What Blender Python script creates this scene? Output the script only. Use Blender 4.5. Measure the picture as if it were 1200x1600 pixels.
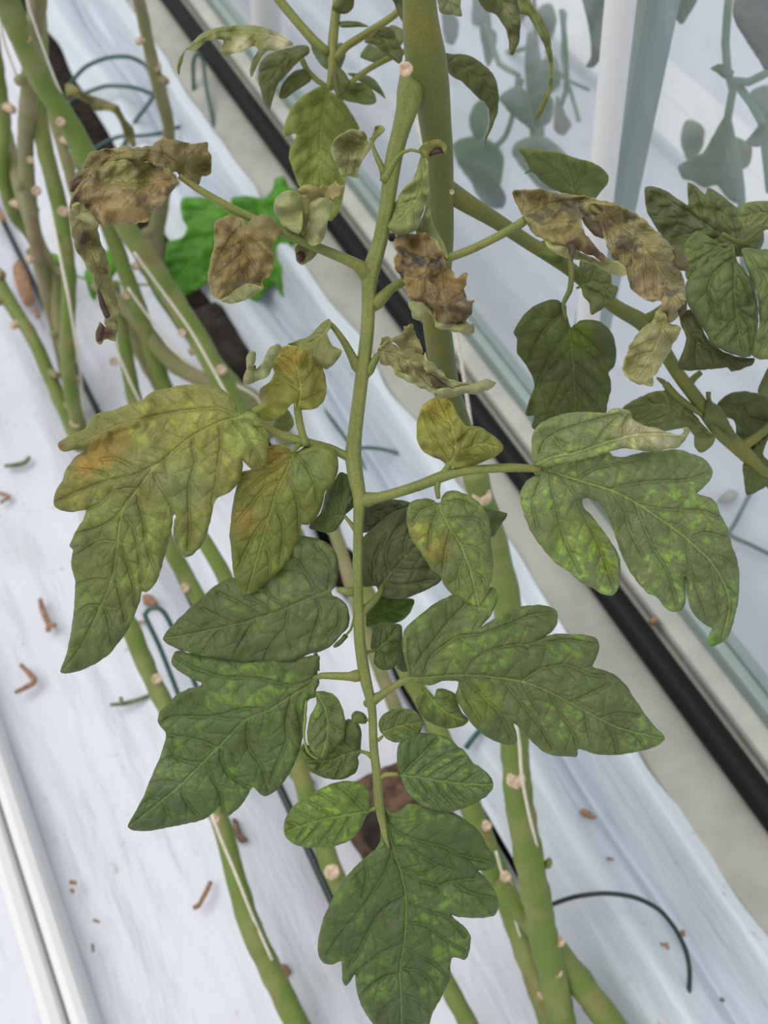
import bpy, math, random
import numpy as np
from mathutils import Vector, Matrix, noise
from mathutils.geometry import delaunay_2d_cdt

random.seed(7)
for o in list(bpy.data.objects):
    bpy.data.objects.remove(o)
SC = bpy.context.scene
COL = SC.collection

# ------------------------------------------------------------------ camera
FPX = 1600.0
CAM_H = 1.10
_d = Vector((160.0, 982.0, FPX)).normalized()            # straight down, in camera axes (right, down, forward)
_g = Vector((-1490.0, -2366.0, FPX))
_g = (_g - _d * _g.dot(_d)).normalized()                 # direction of the crop row
ZC = -_d
YC = _g
XC = YC.cross(ZC)
CAM = Vector((0, 0, CAM_H))
def cam2w(v):
    return Vector((v.dot(XC), v.dot(YC), v.dot(ZC)))
R_ = Vector((XC[0], YC[0], ZC[0])); U_ = -Vector((XC[1], YC[1], ZC[1])); B_ = -Vector((XC[2], YC[2], ZC[2]))
cd = bpy.data.cameras.new('camera')
cam = bpy.data.objects.new('camera', cd)
COL.objects.link(cam)
M = Matrix((R_, U_, B_)).transposed().to_4x4()
M.translation = CAM
cam.matrix_world = M
cd.sensor_fit = 'VERTICAL'; cd.sensor_height = 36.0; cd.sensor_width = 27.0; cd.lens = 36.0
cd.clip_start = 0.02; cd.clip_end = 50
cd.dof.use_dof = True
cd.dof.focus_distance = 0.46
cd.dof.aperture_fstop = 12.0
SC.camera = cam

# ------------------------------------------------------------------ world, light, exposure
w = bpy.data.worlds.new('world'); SC.world = w; w.use_nodes = True
bg = w.node_tree.nodes['Background']
bg.inputs[0].default_value = (1.0, 0.995, 0.985, 1); bg.inputs[1].default_value = 0.80
sl = bpy.data.lights.new('sun', 'SUN'); sl.energy = 1.5; sl.angle = math.radians(50); sl.color = (1, 0.985, 0.95)
so = bpy.data.objects.new('sun', sl); COL.objects.link(so)
so.location = (0, 0, 3)
so.rotation_euler = Vector((-0.35, 0.25, 1.0)).to_track_quat('Z', 'Y').to_euler()
SC.view_settings.view_transform = 'Standard'
SC.view_settings.look = 'None'
SC.view_settings.exposure = 0.0
SC.view_settings.gamma = 1.0
SC.view_settings.use_curve_mapping = False

# ------------------------------------------------------------------ pixel helpers
def P(x, y, depth):
    return CAM + cam2w(Vector(((x - 600) / FPX, (y - 800) / FPX, 1.0)) * depth)
def F(x, y, z=0.0):
    d = cam2w(Vector(((x - 600) / FPX, (y - 800) / FPX, 1.0)))
    t = (z - CAM_H) / d.z
    return CAM + d * t
def Dz(x, y, z):                                           # camera depth of the point at height z
    d = cam2w(Vector(((x - 600) / FPX, (y - 800) / FPX, 1.0)))
    return (z - CAM_H) / d.z
def DX(x, y, X):                                           # camera depth where the sight line meets plane X
    d = cam2w(Vector(((x - 600) / FPX, (y - 800) / FPX, 1.0)))
    return X / d.x
FR = dict(A=(0, 0, 3), B=(300, 0, 3), C=(600, 0, 4), D=(800, 0, 3), E=(0, 400, 3), F=(350, 300, 8 / 3), G=(750, 350, 8 / 3),
          H=(50, 580, 2.4), I=(400, 700, 8 / 3), J=(750, 600, 8 / 3), K=(180, 980, 8 / 3), L=(440, 1180, 3), M=(600, 900, 2.609),
          N=(0, 800, 4), O=(0, 1200, 2.4), Q=(700, 1150, 2.4), P=(0, 0, 1))
def cv(fr, pts):
    x0, y0, s = FR[fr]
    if isinstance(pts, str):
        v = [float(t) for t in pts.replace(',', ' ').split()]
        pts = [(v[i], v[i + 1]) for i in range(0, len(v), 2)]
    return [(x0 + p[0] / s, y0 + p[1] / s) + tuple(p[2:]) for p in pts]
def srgb(c, gain=1.0):
    out = []
    for v in c[:3]:
        v /= 255.0
        out.append(min(1.0, gain * (v / 12.92 if v <= 0.04045 else ((v + 0.055) / 1.055) ** 2.4)))
    return tuple(out)

# ------------------------------------------------------------------ object helpers
def tag(o, label=None, cat=None, group=None, kind=None):
    if label: o['label'] = label
    if cat: o['category'] = cat
    if group: o['group'] = group
    if kind: o['kind'] = kind
    return o
def empty(name, loc, label=None, cat=None, group=None):
    o = bpy.data.objects.new(name, None); COL.objects.link(o)
    o.location = loc; o.empty_display_size = 0.02
    return tag(o, label, cat, group)
def wloc(o):
    v = Vector(o.location)
    while o.parent:
        o = o.parent; v = v + Vector(o.location)
    return v
def mesh_obj(name, verts, faces, mat, parent=None, org=None, smooth=True, attrs=None, solid=0.0):
    """verts in world space; org is the origin (world)"""
    V = np.array([tuple(v) for v in verts], dtype=float)
    if org is None: org = Vector(V.mean(axis=0))
    org = Vector(org)
    V = V - np.array(tuple(org))
    me = bpy.data.meshes.new(name)
    me.from_pydata(V.tolist(), [], faces)
    for k, (typ, data) in (attrs or {}).items():
        if typ == 'C':
            a = me.color_attributes.new(k, 'FLOAT_COLOR', 'POINT')
            a.data.foreach_set('color', np.array(data, dtype=np.float32).ravel())
        else:
            a = me.attributes.new(k, 'FLOAT', 'POINT')
            a.data.foreach_set('value', np.array(data, dtype=np.float32).ravel())
    if smooth: me.polygons.foreach_set('use_smooth', [True] * len(me.polygons))
    me.update()
    o = bpy.data.objects.new(name, me); COL.objects.link(o)
    me.materials.append(mat)
    if parent is not None:
        o.parent = parent; o.location = org - wloc(parent)
    else: o.location = org
    if solid:
        m = o.modifiers.new('thickness', 'SOLIDIFY'); m.thickness = solid; m.offset = 0
    return o

# ------------------------------------------------------------------ materials
def nt(m):
    m.use_nodes = True
    t = m.node_tree
    return t, t.nodes, t.links, t.nodes['Principled BSDF']
def N(nodes, typ, **kw):
    n = nodes.new(typ)
    for k, v in kw.items():
        if k.startswith('i_'): n.inputs[int(k[2:])].default_value = v
        else: setattr(n, k, v)
    return n
def math_(nodes, links, op, a, b=None, clamp=False):
    n = nodes.new('ShaderNodeMath'); n.operation = op; n.use_clamp = clamp
    for i, v in enumerate((a, b)):
        if v is None: continue
        if isinstance(v, (int, float)): n.inputs[i].default_value = v
        else: links.new(v, n.inputs[i])
    return n.outputs[0]
def ramp(nodes, links, x, lo, hi, smooth=True, a=0.0, b=1.0):
    n = nodes.new('ShaderNodeMapRange'); n.interpolation_type = 'SMOOTHSTEP' if smooth else 'LINEAR'
    n.inputs['From Min'].default_value = lo; n.inputs['From Max'].default_value = hi
    n.inputs['To Min'].default_value = a; n.inputs['To Max'].default_value = b
    links.new(x, n.inputs['Value'])
    return n.outputs['Result']
def mixc(nodes, links, f, a, b, blend='MIX'):
    n = nodes.new('ShaderNodeMix'); n.data_type = 'RGBA'; n.blend_type = blend
    for s, v in ((n.inputs[0], f), (n.inputs[6], a), (n.inputs[7], b)):
        if isinstance(v, (int, float)): s.default_value = v
        elif isinstance(v, tuple): s.default_value = v if len(v) == 4 else (*v, 1)
        else: links.new(v, s)
    return n.outputs[2]

def leaf_material(name):
    m = bpy.data.materials.new(name); t, n, l, b = nt(m)
    tc = N(n, 'ShaderNodeTexCoord').outputs['Object']
    tint = N(n, 'ShaderNodeAttribute', attribute_name='tint').outputs['Color']
    vd = N(n, 'ShaderNodeAttribute', attribute_name='vd').outputs['Fac']
    md = N(n, 'ShaderNodeAttribute', attribute_name='md').outputs['Fac']
    rim = N(n, 'ShaderNodeAttribute', attribute_name='rim').outputs['Fac']
    mot = N(n, 'ShaderNodeAttribute', attribute_name='mot').outputs['Fac']
    td = N(n, 'ShaderNodeAttribute', attribute_name='td').outputs['Fac']
    brn = N(n, 'ShaderNodeAttribute', attribute_name='brn').outputs['Fac']
    nz = N(n, 'ShaderNodeTexNoise'); nz.inputs['Scale'].default_value = 235; nz.inputs['Detail'].default_value = 2; l.new(tc, nz.inputs['Vector'])
    nb = N(n, 'ShaderNodeTexNoise'); nb.inputs['Scale'].default_value = 38; nb.inputs['Detail'].default_value = 2; l.new(tc, nb.inputs['Vector'])
    # distorted coordinates for the fine vein net
    dist = N(n, 'ShaderNodeVectorMath', operation='SCALE'); l.new(nz.outputs['Color'], dist.inputs[0]); dist.inputs['Scale'].default_value = 0.004
    addv = N(n, 'ShaderNodeVectorMath', operation='ADD'); l.new(tc, addv.inputs[0]); l.new(dist.outputs[0], addv.inputs[1])
    vo = N(n, 'ShaderNodeTexVoronoi', feature='DISTANCE_TO_EDGE'); vo.inputs['Scale'].default_value = 150; l.new(addv.outputs[0], vo.inputs['Vector'])
    fine = N(n, 'ShaderNodeTexNoise'); fine.inputs['Scale'].default_value = 1400; fine.inputs['Detail'].default_value = 3; l.new(tc, fine.inputs['Vector'])
    # bright mottles between the veins
    m1 = ramp(n, l, nz.outputs[0], 0.46, 0.66)
    m2 = ramp(n, l, nb.outputs[0], 0.38, 0.60)
    m3 = ramp(n, l, vd, 1.5, 7)
    mm = math_(n, l, 'MULTIPLY', math_(n, l, 'MULTIPLY', m1, m2), math_(n, l, 'MULTIPLY', m3, mot))
    bright = mixc(n, l, 1.0, tint, (1.52, 1.8, 0.93, 1), 'MULTIPLY')
    c = mixc(n, l, mm, tint, bright)
    # broad cloudy variation and dull greyish bloom
    v = ramp(n, l, nb.outputs[0], 0.3, 0.7, a=0.80, b=1.12)
    vc = N(n, 'ShaderNodeCombineColor'); [l.new(v, vc.inputs[i]) for i in range(3)]
    c = mixc(n, l, 1.0, c, vc.outputs[0], 'MULTIPLY')
    # fine net of darker veinlets
    net = ramp(n, l, vo.outputs['Distance'], 0.0, 0.07, a=0.22, b=0.0)
    c = mixc(n, l, math_(n, l, 'MULTIPLY', net, mot), c, mixc(n, l, 1.0, tint, (0.5, 0.52, 0.5, 1), 'MULTIPLY'))
    # secondary veins: dark groove beside a pale line
    c = mixc(n, l, ramp(n, l, td, 0.3, 1.8, a=0.32, b=0.0), c, mixc(n, l, 1.0, tint, (0.5, 0.55, 0.5, 1), 'MULTIPLY'))
    gro = ramp(n, l, vd, 0.8, 4.2, a=0.5, b=0.0)
    c = mixc(n, l, gro, c, mixc(n, l, 1.0, tint, (0.55, 0.55, 0.5, 1), 'MULTIPLY'))
    lin = ramp(n, l, vd, 0.3, 1.1, a=0.5, b=0.0)
    c = mixc(n, l, lin, c, mixc(n, l, 1.0, tint, (1.45, 1.55, 1.15, 1), 'MULTIPLY'))
    mr = math_(n, l, 'MULTIPLY', ramp(n, l, md, 0.8, 2.2, a=0.6, b=0.0), math_(n, l, 'ADD', math_(n, l, 'MULTIPLY', mot, 1.2), 0.12, True))
    c = mixc(n, l, mr, c, mixc(n, l, 1.0, tint, (1.65, 1.7, 1.2, 1), 'MULTIPLY'))
    # dead blotches
    n3 = N(n, 'ShaderNodeTexNoise'); n3.inputs['Scale'].default_value = 75; n3.inputs['Detail'].default_value = 5; n3.inputs['Roughness'].default_value = 0.62; l.new(tc, n3.inputs['Vector'])
    bl = math_(n, l, 'MULTIPLY', ramp(n, l, n3.outputs[0], 0.50, 0.63), brn)
    c = mixc(n, l, bl, c, (0.055, 0.046, 0.036, 1))
    bl2 = math_(n, l, 'MULTIPLY', ramp(n, l, n3.outputs[0], 0.46, 0.34), math_(n, l, 'MULTIPLY', brn, 0.8))
    c = mixc(n, l, bl2, c, (0.31, 0.245, 0.13, 1))
    # margin
    rr = ramp(n, l, rim, 0.4, 2.2, a=0.45, b=0.0)
    c = mixc(n, l, rr, c, mixc(n, l, 1.0, tint, (1.55, 1.6, 1.2, 1), 'MULTIPLY'))
    # hair fuzz speckle
    fv = ramp(n, l, fine.outputs[0], 0.3, 0.7, a=0.86, b=1.14)
    fc = N(n, 'ShaderNodeCombineColor'); [l.new(fv, fc.inputs[i]) for i in range(3)]
    c = mixc(n, l, 1.0, c, fc.outputs[0], 'MULTIPLY')
    l.new(c, b.inputs['Base Color'])
    b.inputs['Roughness'].default_value = 0.52
    b.inputs['Specular IOR Level'].default_value = 0.42
    b.inputs['Sheen Weight'].default_value = 0.05
    b.inputs['Sheen Roughness'].default_value = 0.5
    # relief
    h1 = math_(n, l, 'MULTIPLY', ramp(n, l, vo.outputs['Distance'], 0.0, 0.25), math_(n, l, 'ADD', math_(n, l, 'MULTIPLY', mot, 0.22), 0.12))
    h2 = math_(n, l, 'ADD', ramp(n, l, vd, 0.0, 5.0, a=0.0, b=0.7), ramp(n, l, td, 0.0, 3.5, a=0.0, b=0.35))
    h = math_(n, l, 'ADD', math_(n, l, 'ADD', h1, h2), math_(n, l, 'MULTIPLY', fine.outputs[0], 0.25))
    bp = N(n, 'ShaderNodeBump'); bp.inputs['Strength'].default_value = 0.55; bp.inputs['Distance'].default_value = 0.0011
    l.new(h, bp.inputs['Height']); l.new(bp.outputs[0], b.inputs['Normal'])
    # light passing through the blade
    tr = N(n, 'ShaderNodeBsdfTranslucent'); l.new(mixc(n, l, 1.0, c, (1.25, 1.35, 0.5, 1), 'MULTIPLY'), tr.inputs[0])
    mx = N(n, 'ShaderNodeMixShader', i_0=0.18)
    l.new(b.outputs[0], mx.inputs[1]); l.new(tr.outputs[0], mx.inputs[2])
    l.new(mx.outputs[0], n['Material Output'].inputs[0])
    return m

def stem_material(name, a, bcol, rough=0.55, sc=60, gain=1.0):
    m = bpy.data.materials.new(name); t, n, l, b = nt(m)
    tc = N(n, 'ShaderNodeTexCoord').outputs['Object']
    n1 = N(n, 'ShaderNodeTexNoise'); n1.inputs['Scale'].default_value = sc; n1.inputs['Detail'].default_value = 3; l.new(tc, n1.inputs['Vector'])
    n2 = N(n, 'ShaderNodeTexNoise'); n2.inputs['Scale'].default_value = 2000; n2.inputs['Detail'].default_value = 2; l.new(tc, n2.inputs['Vector'])
    c = mixc(n, l, ramp(n, l, n1.outputs[0], 0.42, 0.68), (*srgb(a, gain), 1), (*srgb(bcol, gain), 1))
    n3 = N(n, 'ShaderNodeTexNoise'); n3.inputs['Scale'].default_value = 22; n3.inputs['Detail'].default_value = 4; l.new(tc, n3.inputs['Vector'])
    c = mixc(n, l, ramp(n, l, n3.outputs[0], 0.56, 0.72, a=0.0, b=0.45), c, (*srgb((122, 92, 44), gain), 1))
    f = ramp(n, l, n2.outputs[0], 0.35, 0.65, a=0.78, b=1.18)
    fc = N(n, 'ShaderNodeCombineColor'); [l.new(f, fc.inputs[i]) for i in range(3)]
    c = mixc(n, l, 1.0, c, fc.outputs[0], 'MULTIPLY')
    l.new(c, b.inputs['Base Color']); b.inputs['Roughness'].default_value = rough
    b.inputs['Sheen Weight'].default_value = 0.06; b.inputs['Sheen Roughness'].default_value = 0.4
    bp = N(n, 'ShaderNodeBump'); bp.inputs['Strength'].default_value = 0.35; bp.inputs['Distance'].default_value = 0.0006
    l.new(n2.outputs[0], bp.inputs['Height']); l.new(bp.outputs[0], b.inputs['Normal'])
    return m
def plain(name, col, rough=0.5, metal=0.0, noise_sc=None, amp=0.1, gain=1.0, bump=0.0):
    m = bpy.data.materials.new(name); t, n, l, b = nt(m)
    b.inputs['Roughness'].default_value = rough; b.inputs['Metallic'].default_value = metal
    c = (*srgb(col, gain), 1)
    if noise_sc:
        tc = N(n, 'ShaderNodeTexCoord').outputs['Object']
        n1 = N(n, 'ShaderNodeTexNoise'); n1.inputs['Scale'].default_value = noise_sc; n1.inputs['Detail'].default_value = 5; l.new(tc, n1.inputs['Vector'])
        f = ramp(n, l, n1.outputs[0], 0.3, 0.7, a=1 - amp, b=1 + amp)
        fc = N(n, 'ShaderNodeCombineColor'); [l.new(f, fc.inputs[i]) for i in range(3)]
        l.new(mixc(n, l, 1.0, c, fc.outputs[0], 'MULTIPLY'), b.inputs['Base Color'])
        if bump:
            bp = N(n, 'ShaderNodeBump'); bp.inputs['Strength'].default_value = 0.6; bp.inputs['Distance'].default_value = bump
            l.new(n1.outputs[0], bp.inputs['Height']); l.new(bp.outputs[0], b.inputs['Normal'])
    else: b.inputs['Base Color'].default_value = c
    return m
def film_material(name, col):
    m = bpy.data.materials.new(name); t, n, l, b = nt(m)
    tc = N(n, 'ShaderNodeTexCoord').outputs['Object']
    mp = N(n, 'ShaderNodeMapping'); mp.inputs['Scale'].default_value = (1, 0.22, 1); l.new(tc, mp.inputs['Vector'])
    n1 = N(n, 'ShaderNodeTexNoise'); n1.inputs['Scale'].default_value = 16; n1.inputs['Detail'].default_value = 4; l.new(mp.outputs[0], n1.inputs['Vector'])
    n2 = N(n, 'ShaderNodeTexNoise'); n2.inputs['Scale'].default_value = 9; n2.inputs['Detail'].default_value = 6; l.new(tc, n2.inputs['Vector'])
    n3 = N(n, 'ShaderNodeTexNoise'); n3.inputs['Scale'].default_value = 90; n3.inputs['Detail'].default_value = 3; l.new(tc, n3.inputs['Vector'])
    d = ramp(n, l, n2.outputs[0], 0.50, 0.78)
    sp = math_(n, l, 'MULTIPLY', ramp(n, l, n3.outputs[0], 0.63, 0.74), ramp(n, l, n2.outputs[0], 0.46, 0.6))
    c = mixc(n, l, math_(n, l, 'MULTIPLY', d, 0.35), (*srgb(col), 1), (0.42, 0.46, 0.42, 1))
    c = mixc(n, l, math_(n, l, 'MULTIPLY', sp, 0.5), c, (0.25, 0.24, 0.18, 1))
    l.new(c, b.inputs['Base Color']); b.inputs['Roughness'].default_value = 0.38
    bp = N(n, 'ShaderNodeBump'); bp.inputs['Strength'].default_value = 0.9; bp.inputs['Distance'].default_value = 0.016
    l.new(n1.outputs[0], bp.inputs['Height']); l.new(bp.outputs[0], b.inputs['Normal'])
    return m

LEAF = leaf_material('leaf_blade')
STEM = stem_material('stem_green', (98, 108, 46), (118, 116, 46), gain=0.95, sc=30)
STALK = stem_material('leaf_stalk_green', (108, 118, 54), (126, 130, 64))
STALKY = stem_material('stalk_yellow_green', (112, 120, 48), (128, 130, 60))
STEM_BG = stem_material('old_stem_green', (104, 126, 50), (132, 136, 78), sc=25)
STEM_OLD = stem_material('old_stem_brown', (128, 130, 82), (150, 138, 108), sc=25)
SCAR = plain('leaf_scar_tan', (196, 172, 148), 0.8, noise_sc=300, amp=0.3, bump=0.0008)
TWINE = plain('twine_white', (222, 214, 200), 0.8, noise_sc=700, amp=0.2)
TUBE = plain('drip_tube_green', (48, 82, 76), 0.35)
DTUBE = plain('drip_tube_dark', (22, 44, 38), 0.35)
BLACK = plain('pipe_black', (18, 20, 21), 0.5)
BLACK.node_tree.nodes['Principled BSDF'].inputs['Specular IOR Level'].default_value = 0.18
FILM = film_material('white_film', (206, 208, 219))
FILMB = film_material('white_film_cool', (198, 206, 216))
CONC = plain('curb_concrete', (166, 166, 158), 0.85, noise_sc=14, amp=0.14, bump=0.004)
CONCL = plain('curb_concrete_light', (186, 187, 180), 0.8, noise_sc=20, amp=0.1, bump=0.003)
SOIL = plain('dark_substrate', (46, 38, 32), 0.95, noise_sc=60, amp=0.6, bump=0.01)
WHITE = plain('white_paint', (226, 226, 228), 0.4)
ALU = plain('grey_frame', (140, 156, 152), 0.45, noise_sc=8, amp=0.06)
BROWN = plain('dry_brown', (150, 116, 92), 0.9, noise_sc=200, amp=0.35, bump=0.001)
BLOCK = plain('block_brown', (92, 70, 54), 0.95, noise_sc=90, amp=0.5, bump=0.004)

# ------------------------------------------------------------------ shape builders
def catmull(pts, step, closed=False):
    pts = [np.array(p, dtype=float) for p in pts]
    n = len(pts); out = []
    rng = range(n) if closed else range(n - 1)
    for i in rng:
        if closed: p0, p1, p2, p3 = pts[i - 1], pts[i], pts[(i + 1) % n], pts[(i + 2) % n]
        else: p0, p1, p2, p3 = pts[max(i - 1, 0)], pts[i], pts[i + 1], pts[min(i + 2, n - 1)]
        L = np.linalg.norm((p2 - p1)[:2]) if step > 0.5 else np.linalg.norm((p2 - p1)[:3])
        k = max(1, int(round(L / step)))
        for j in range(k):
            t = j / k
            m1 = 0.4 * (p2 - p0); m2 = 0.4 * (p3 - p1)
            lim = 1.1 * np.linalg.norm(p2 - p1)
            for mm in (m1, m2):
                q = np.linalg.norm(mm)
                if q > lim: mm *= lim / q
            h00 = 2*t**3-3*t**2+1; h10 = t**3-2*t**2+t; h01 = -2*t**3+3*t**2; h11 = t**3-t**2
            out.append(h00*p1 + h10*m1 + h01*p2 + h11*m2)
    if not closed: out.append(pts[-1])
    return out
def inside(px, poly):
    x, y = px[:, 0], px[:, 1]; c = np.zeros(len(px), bool); n = len(poly)
    for i in range(n):
        x1, y1 = poly[i]; x2, y2 = poly[i - 1]
        if y1 == y2: continue
        cond = ((y1 > y) != (y2 > y)) & (x < (x2 - x1) * (y - y1) / (y2 - y1) + x1)
        c ^= cond
    return c
def inside1(x, y, poly):
    x1, y1 = poly[:, 0], poly[:, 1]; x2, y2 = np.roll(x1, 1), np.roll(y1, 1)
    m = (y1 > y) != (y2 > y)
    if not m.any(): return False
    xx = (x2[m] - x1[m]) * (y - y1[m]) / (y2[m] - y1[m]) + x1[m]
    return bool((x < xx).sum() % 2)
def segdist(px, segs):
    if len(segs) == 0: return np.full(len(px), 50.0)
    S = np.array(segs); a = S[:, 0]; b = S[:, 1]; ab = b - a; L = (ab ** 2).sum(1) + 1e-9
    out = np.full(len(px), 1e9)
    for k in range(0, len(px), 2000):
        p = px[k:k + 2000][:, None, :]
        t = np.clip(((p - a) * ab).sum(2) / L, 0, 1)
        d = np.sqrt((((a + t[..., None] * ab) - p) ** 2).sum(2)).min(1)
        out[k:k + 2000] = d
    return out
def auto_veins(poly, rib, side=6, ang=48, curve=-0.5, gap=5, tert=True, seed=1):
    """side veins leave the midrib and bend towards the tip; finer ones leave those"""
    rnd = random.Random(seed)
    ribs = catmull(rib, 4); n = len(ribs); veins = []; ts = []
    def grow(p, th, bend, maxlen):
        pts = [p.copy()]; s = 4.0; L = 0
        while L < maxlen:
            q = pts[-1] + s * np.array([math.cos(th), math.sin(th)])
            if not inside1(q[0] + gap * math.cos(th), q[1] + gap * math.sin(th), poly): break
            pts.append(q); L += s; th += bend * s / 100 + rnd.uniform(-0.05, 0.05)
        return pts
    for k in range(side):
        for sg in (-1, 1):
            f = 0.06 + (k + (0.35 if sg > 0 else 0) + rnd.uniform(-0.1, 0.1)) * 0.88 / side
            i = min(n - 2, max(1, int(f * (n - 1))))
            t = ribs[i + 1] - ribs[i - 1]; th0 = math.atan2(t[1], t[0])
            a = math.radians(ang * (1.25 - 0.5 * f)) * sg
            v = grow(ribs[i], th0 + a, -sg * abs(curve) * 1.0, 400)
            if len(v) > 3:
                veins.append(v)
                if tert and len(v) > 7:
                    m = max(1, len(v) // 7)
                    for q in range(1, m + 1):
                        j = min(len(v) - 2, int(q * len(v) / (m + 1)))
                        tt = v[j + 1] - v[j - 1]; th1 = math.atan2(tt[1], tt[0])
                        for s2 in (-1, 1):
                            if rnd.random() < 0.8:
                                v2 = grow(v[j], th1 + s2 * math.radians(52), -s2 * 0.9, 26 + rnd.random() * 16)
                                if len(v2) > 2: ts.append(v2)
    return veins, ts

WARM = 1.0
def wc(c):
    v = np.array(srgb(c)); return v * (np.array([0.98, 0.90, 0.80]) if c[1] >= c[0] else np.array([0.98, 0.95, 0.88]))
def patch(fr, pts, rib=None, d=0.45, dt=None, fold=0.0, droop=0.0, col=(90, 105, 65), tip=None, spots=(), veins=(), side=6, puck=1.0,
          wave=1.0, rough=0.0, mot=0.8, brn=0.0, grid=3.6, seed=1, edge=0.0, ang=48, grad=(0, 0), jag=1.1, roll=(), vein=True, noisef=30):
    """one blade outline in photo pixels, unprojected to real distances; returns verts, faces, attributes"""
    poly = cv(fr, pts)
    rib = cv(fr, rib) if rib else None
    vs = [cv(fr, v) for v in veins]
    dt = d if dt is None else dt
    out = catmull(poly, 3.4, True)
    out = [np.array(o[:2]) for o in out]
    if jag:
        for i, o in enumerate(out):
            q = noise.noise(Vector((o[0] * 0.1, o[1] * 0.1, seed * 3.1)))
            r = noise.noise(Vector((o[0] * 0.12, o[1] * 0.12, seed * 3.1 + 9)))
            out[i] = o + jag * np.array([q, r])
    outp = np.array(out)
    co = [Vector(o) for o in out]; n = len(out)
    edges = [(i, (i + 1) % n) for i in range(n)]
    mains, secs = [], []
    if rib:
        ribc = [p[:2] for p in catmull(rib, 4)]
        mains.append(ribc)
        if vein:
            a, b2 = auto_veins(outp, rib, side=side if not vs else max(2, side), ang=ang, seed=seed)
            if vs: a = [catmull(v, 4) for v in vs] + a[0:0]
            secs = a; terts = b2 if not vs else []
            if vs:
                # small veins off the drawn ones
                rnd = random.Random(seed)
                for v in secs:
                    _, t2 = auto_veins(outp, [tuple(p) for p in v[::3]] + [tuple(v[-1])], side=max(2, len(v) // 9), ang=50, tert=False, seed=seed) if len(v) > 8 else (0, [])
                    tv, _ = auto_veins(outp, [tuple(p) for p in v[::3]] + [tuple(v[-1])], side=max(2, len(v) // 8), ang=52, tert=False, seed=seed + 3) if len(v) > 8 else ([], 0)
                    terts += [q[:9] for q in tv]
                tv, _ = auto_veins(outp, rib, side=max(5, len(ribc) // 8), ang=55, tert=False, seed=seed + 5)
                terts += [q[:10] for q in tv]
        else: terts = []
    else: terts = []
    segs_m, segs_s, segs_t = [], [], []
    for group, segs in ((mains, segs_m), (secs, segs_s), (terts, segs_t)):
        for v in group:
            v = [np.array(p[:2]) for p in v]
            v = [p for p in v if inside1(p[0], p[1], outp)]
            prev = [q for S_ in (segs_m, segs_s, segs_t) for q in S_] if segs is not segs_m else []
            if prev and v:
                dd_ = segdist(np.array(v), prev + [(outp[i], outp[(i + 1) % n]) for i in range(n)])
                kk_ = dd_ > 2.2
                if not kk_.all():
                    first = int(np.argmax(kk_)) if kk_.any() else len(v)
                    rest = np.nonzero(~kk_[first:])[0]
                    v = v[first:(first + int(rest[0])) if len(rest) else len(v)]
            if len(v) < 2: continue
            base = len(co)
            for p in v: co.append(Vector(p))
            for i in range(len(v) - 1):
                edges.append((base + i, base + i + 1)); segs.append((v[i], v[i + 1]))
    x0, y0 = outp.min(0); x1, y1 = outp.max(0)
    gx = np.arange(x0, x1, grid); gy = np.arange(y0, y1, grid * 0.866)
    g = np.array([(x + (grid / 2 if j % 2 else 0), y) for j, y in enumerate(gy) for x in gx])
    if len(g):
        g = g[inside(g, outp)]
        if len(g):
            rd = segdist(g, [(outp[i], outp[(i + 1) % n]) for i in range(n)])
            vdist = segdist(g, segs_m + segs_s + segs_t)
            g = g[(rd > grid * 0.5) & (vdist > grid * 0.45)]
            co += [Vector(p) for p in g]
    V, E, T, *_ = delaunay_2d_cdt(co, edges, [], 0, 0.01)
    pv = np.array([tuple(v) for v in V])
    T = np.array(T)
    cen = pv[T].mean(1)
    T = T[inside(cen, outp)]
    rim = segdist(pv, [(outp[i], outp[(i + 1) % n]) for i in range(n)])
    md = segdist(pv, segs_m); vd = segdist(pv, segs_m + segs_s); td = segdist(pv, segs_t)
    vd2 = np.minimum(vd, td + 0.6)
    # blade shape
    if rib: b0 = np.array(rib[0][:2]); b1 = np.array(rib[-1][:2])
    else: b0 = outp[0]; b1 = outp[n // 2]
    ax = b1 - b0; L = np.linalg.norm(ax); ax = ax / L; pe = np.array([-ax[1], ax[0]])
    u = (pv - b0) @ ax / L; v = (pv - b0) @ pe / L
    uu = np.clip(u, -0.3, 1.3)
    mdn = md / L
    s = L / FPX * d                                            # real length of the blade
    z = d + (dt - d) * uu + droop * s * uu ** 2 + fold * s * (np.minimum(mdn, 0.6) if rib else np.abs(v))
    z = z + (pv[:, 0] - b0[0]) * grad[0] * 1e-4 + (pv[:, 1] - b0[1]) * grad[1] * 1e-4
    k = d / FPX
    z = z - puck * k * np.clip(rim / 6, 0, 1) * (3.0 * (1 - np.exp(-vd / 8.0)) * 1.5 + 1.5 * (1 - np.exp(-td / 4.0)))
    wv = np.array([noise.noise(Vector((p[0] / 48, p[1] / 48, seed * 5.3))) for p in pv])
    wv2 = np.array([noise.noise(Vector((p[0] / 17, p[1] / 17, seed * 5.3 + 4))) for p in pv])
    z = z + wave * k * (12 * wv + 3.0 * wv2) + wave * k * 6 * wv2 * np.exp(-rim / 14)
    if rough:
        w3 = np.array([noise.fractal(Vector((p[0] / noisef, p[1] / noisef, seed * 7.7)), 0.8, 2.1, 4) for p in pv])
        z = z + rough * k * 14 * w3
    z = z + edge * k * 22 * np.exp(-rim / 9.0)
    for (ax_, ay_, bx_, by_, amt, wd) in roll:                  # long dents or ridges (pixels)
        q = segdist(pv, [(np.array(cv(fr, [(ax_, ay_)])[0]), np.array(cv(fr, [(bx_, by_)])[0]))])
        z = z + amt * k * np.exp(-(q / wd) ** 2)
    X = (pv[:, 0] - 600) / FPX * z; Y = (pv[:, 1] - 800) / FPX * z
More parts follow.
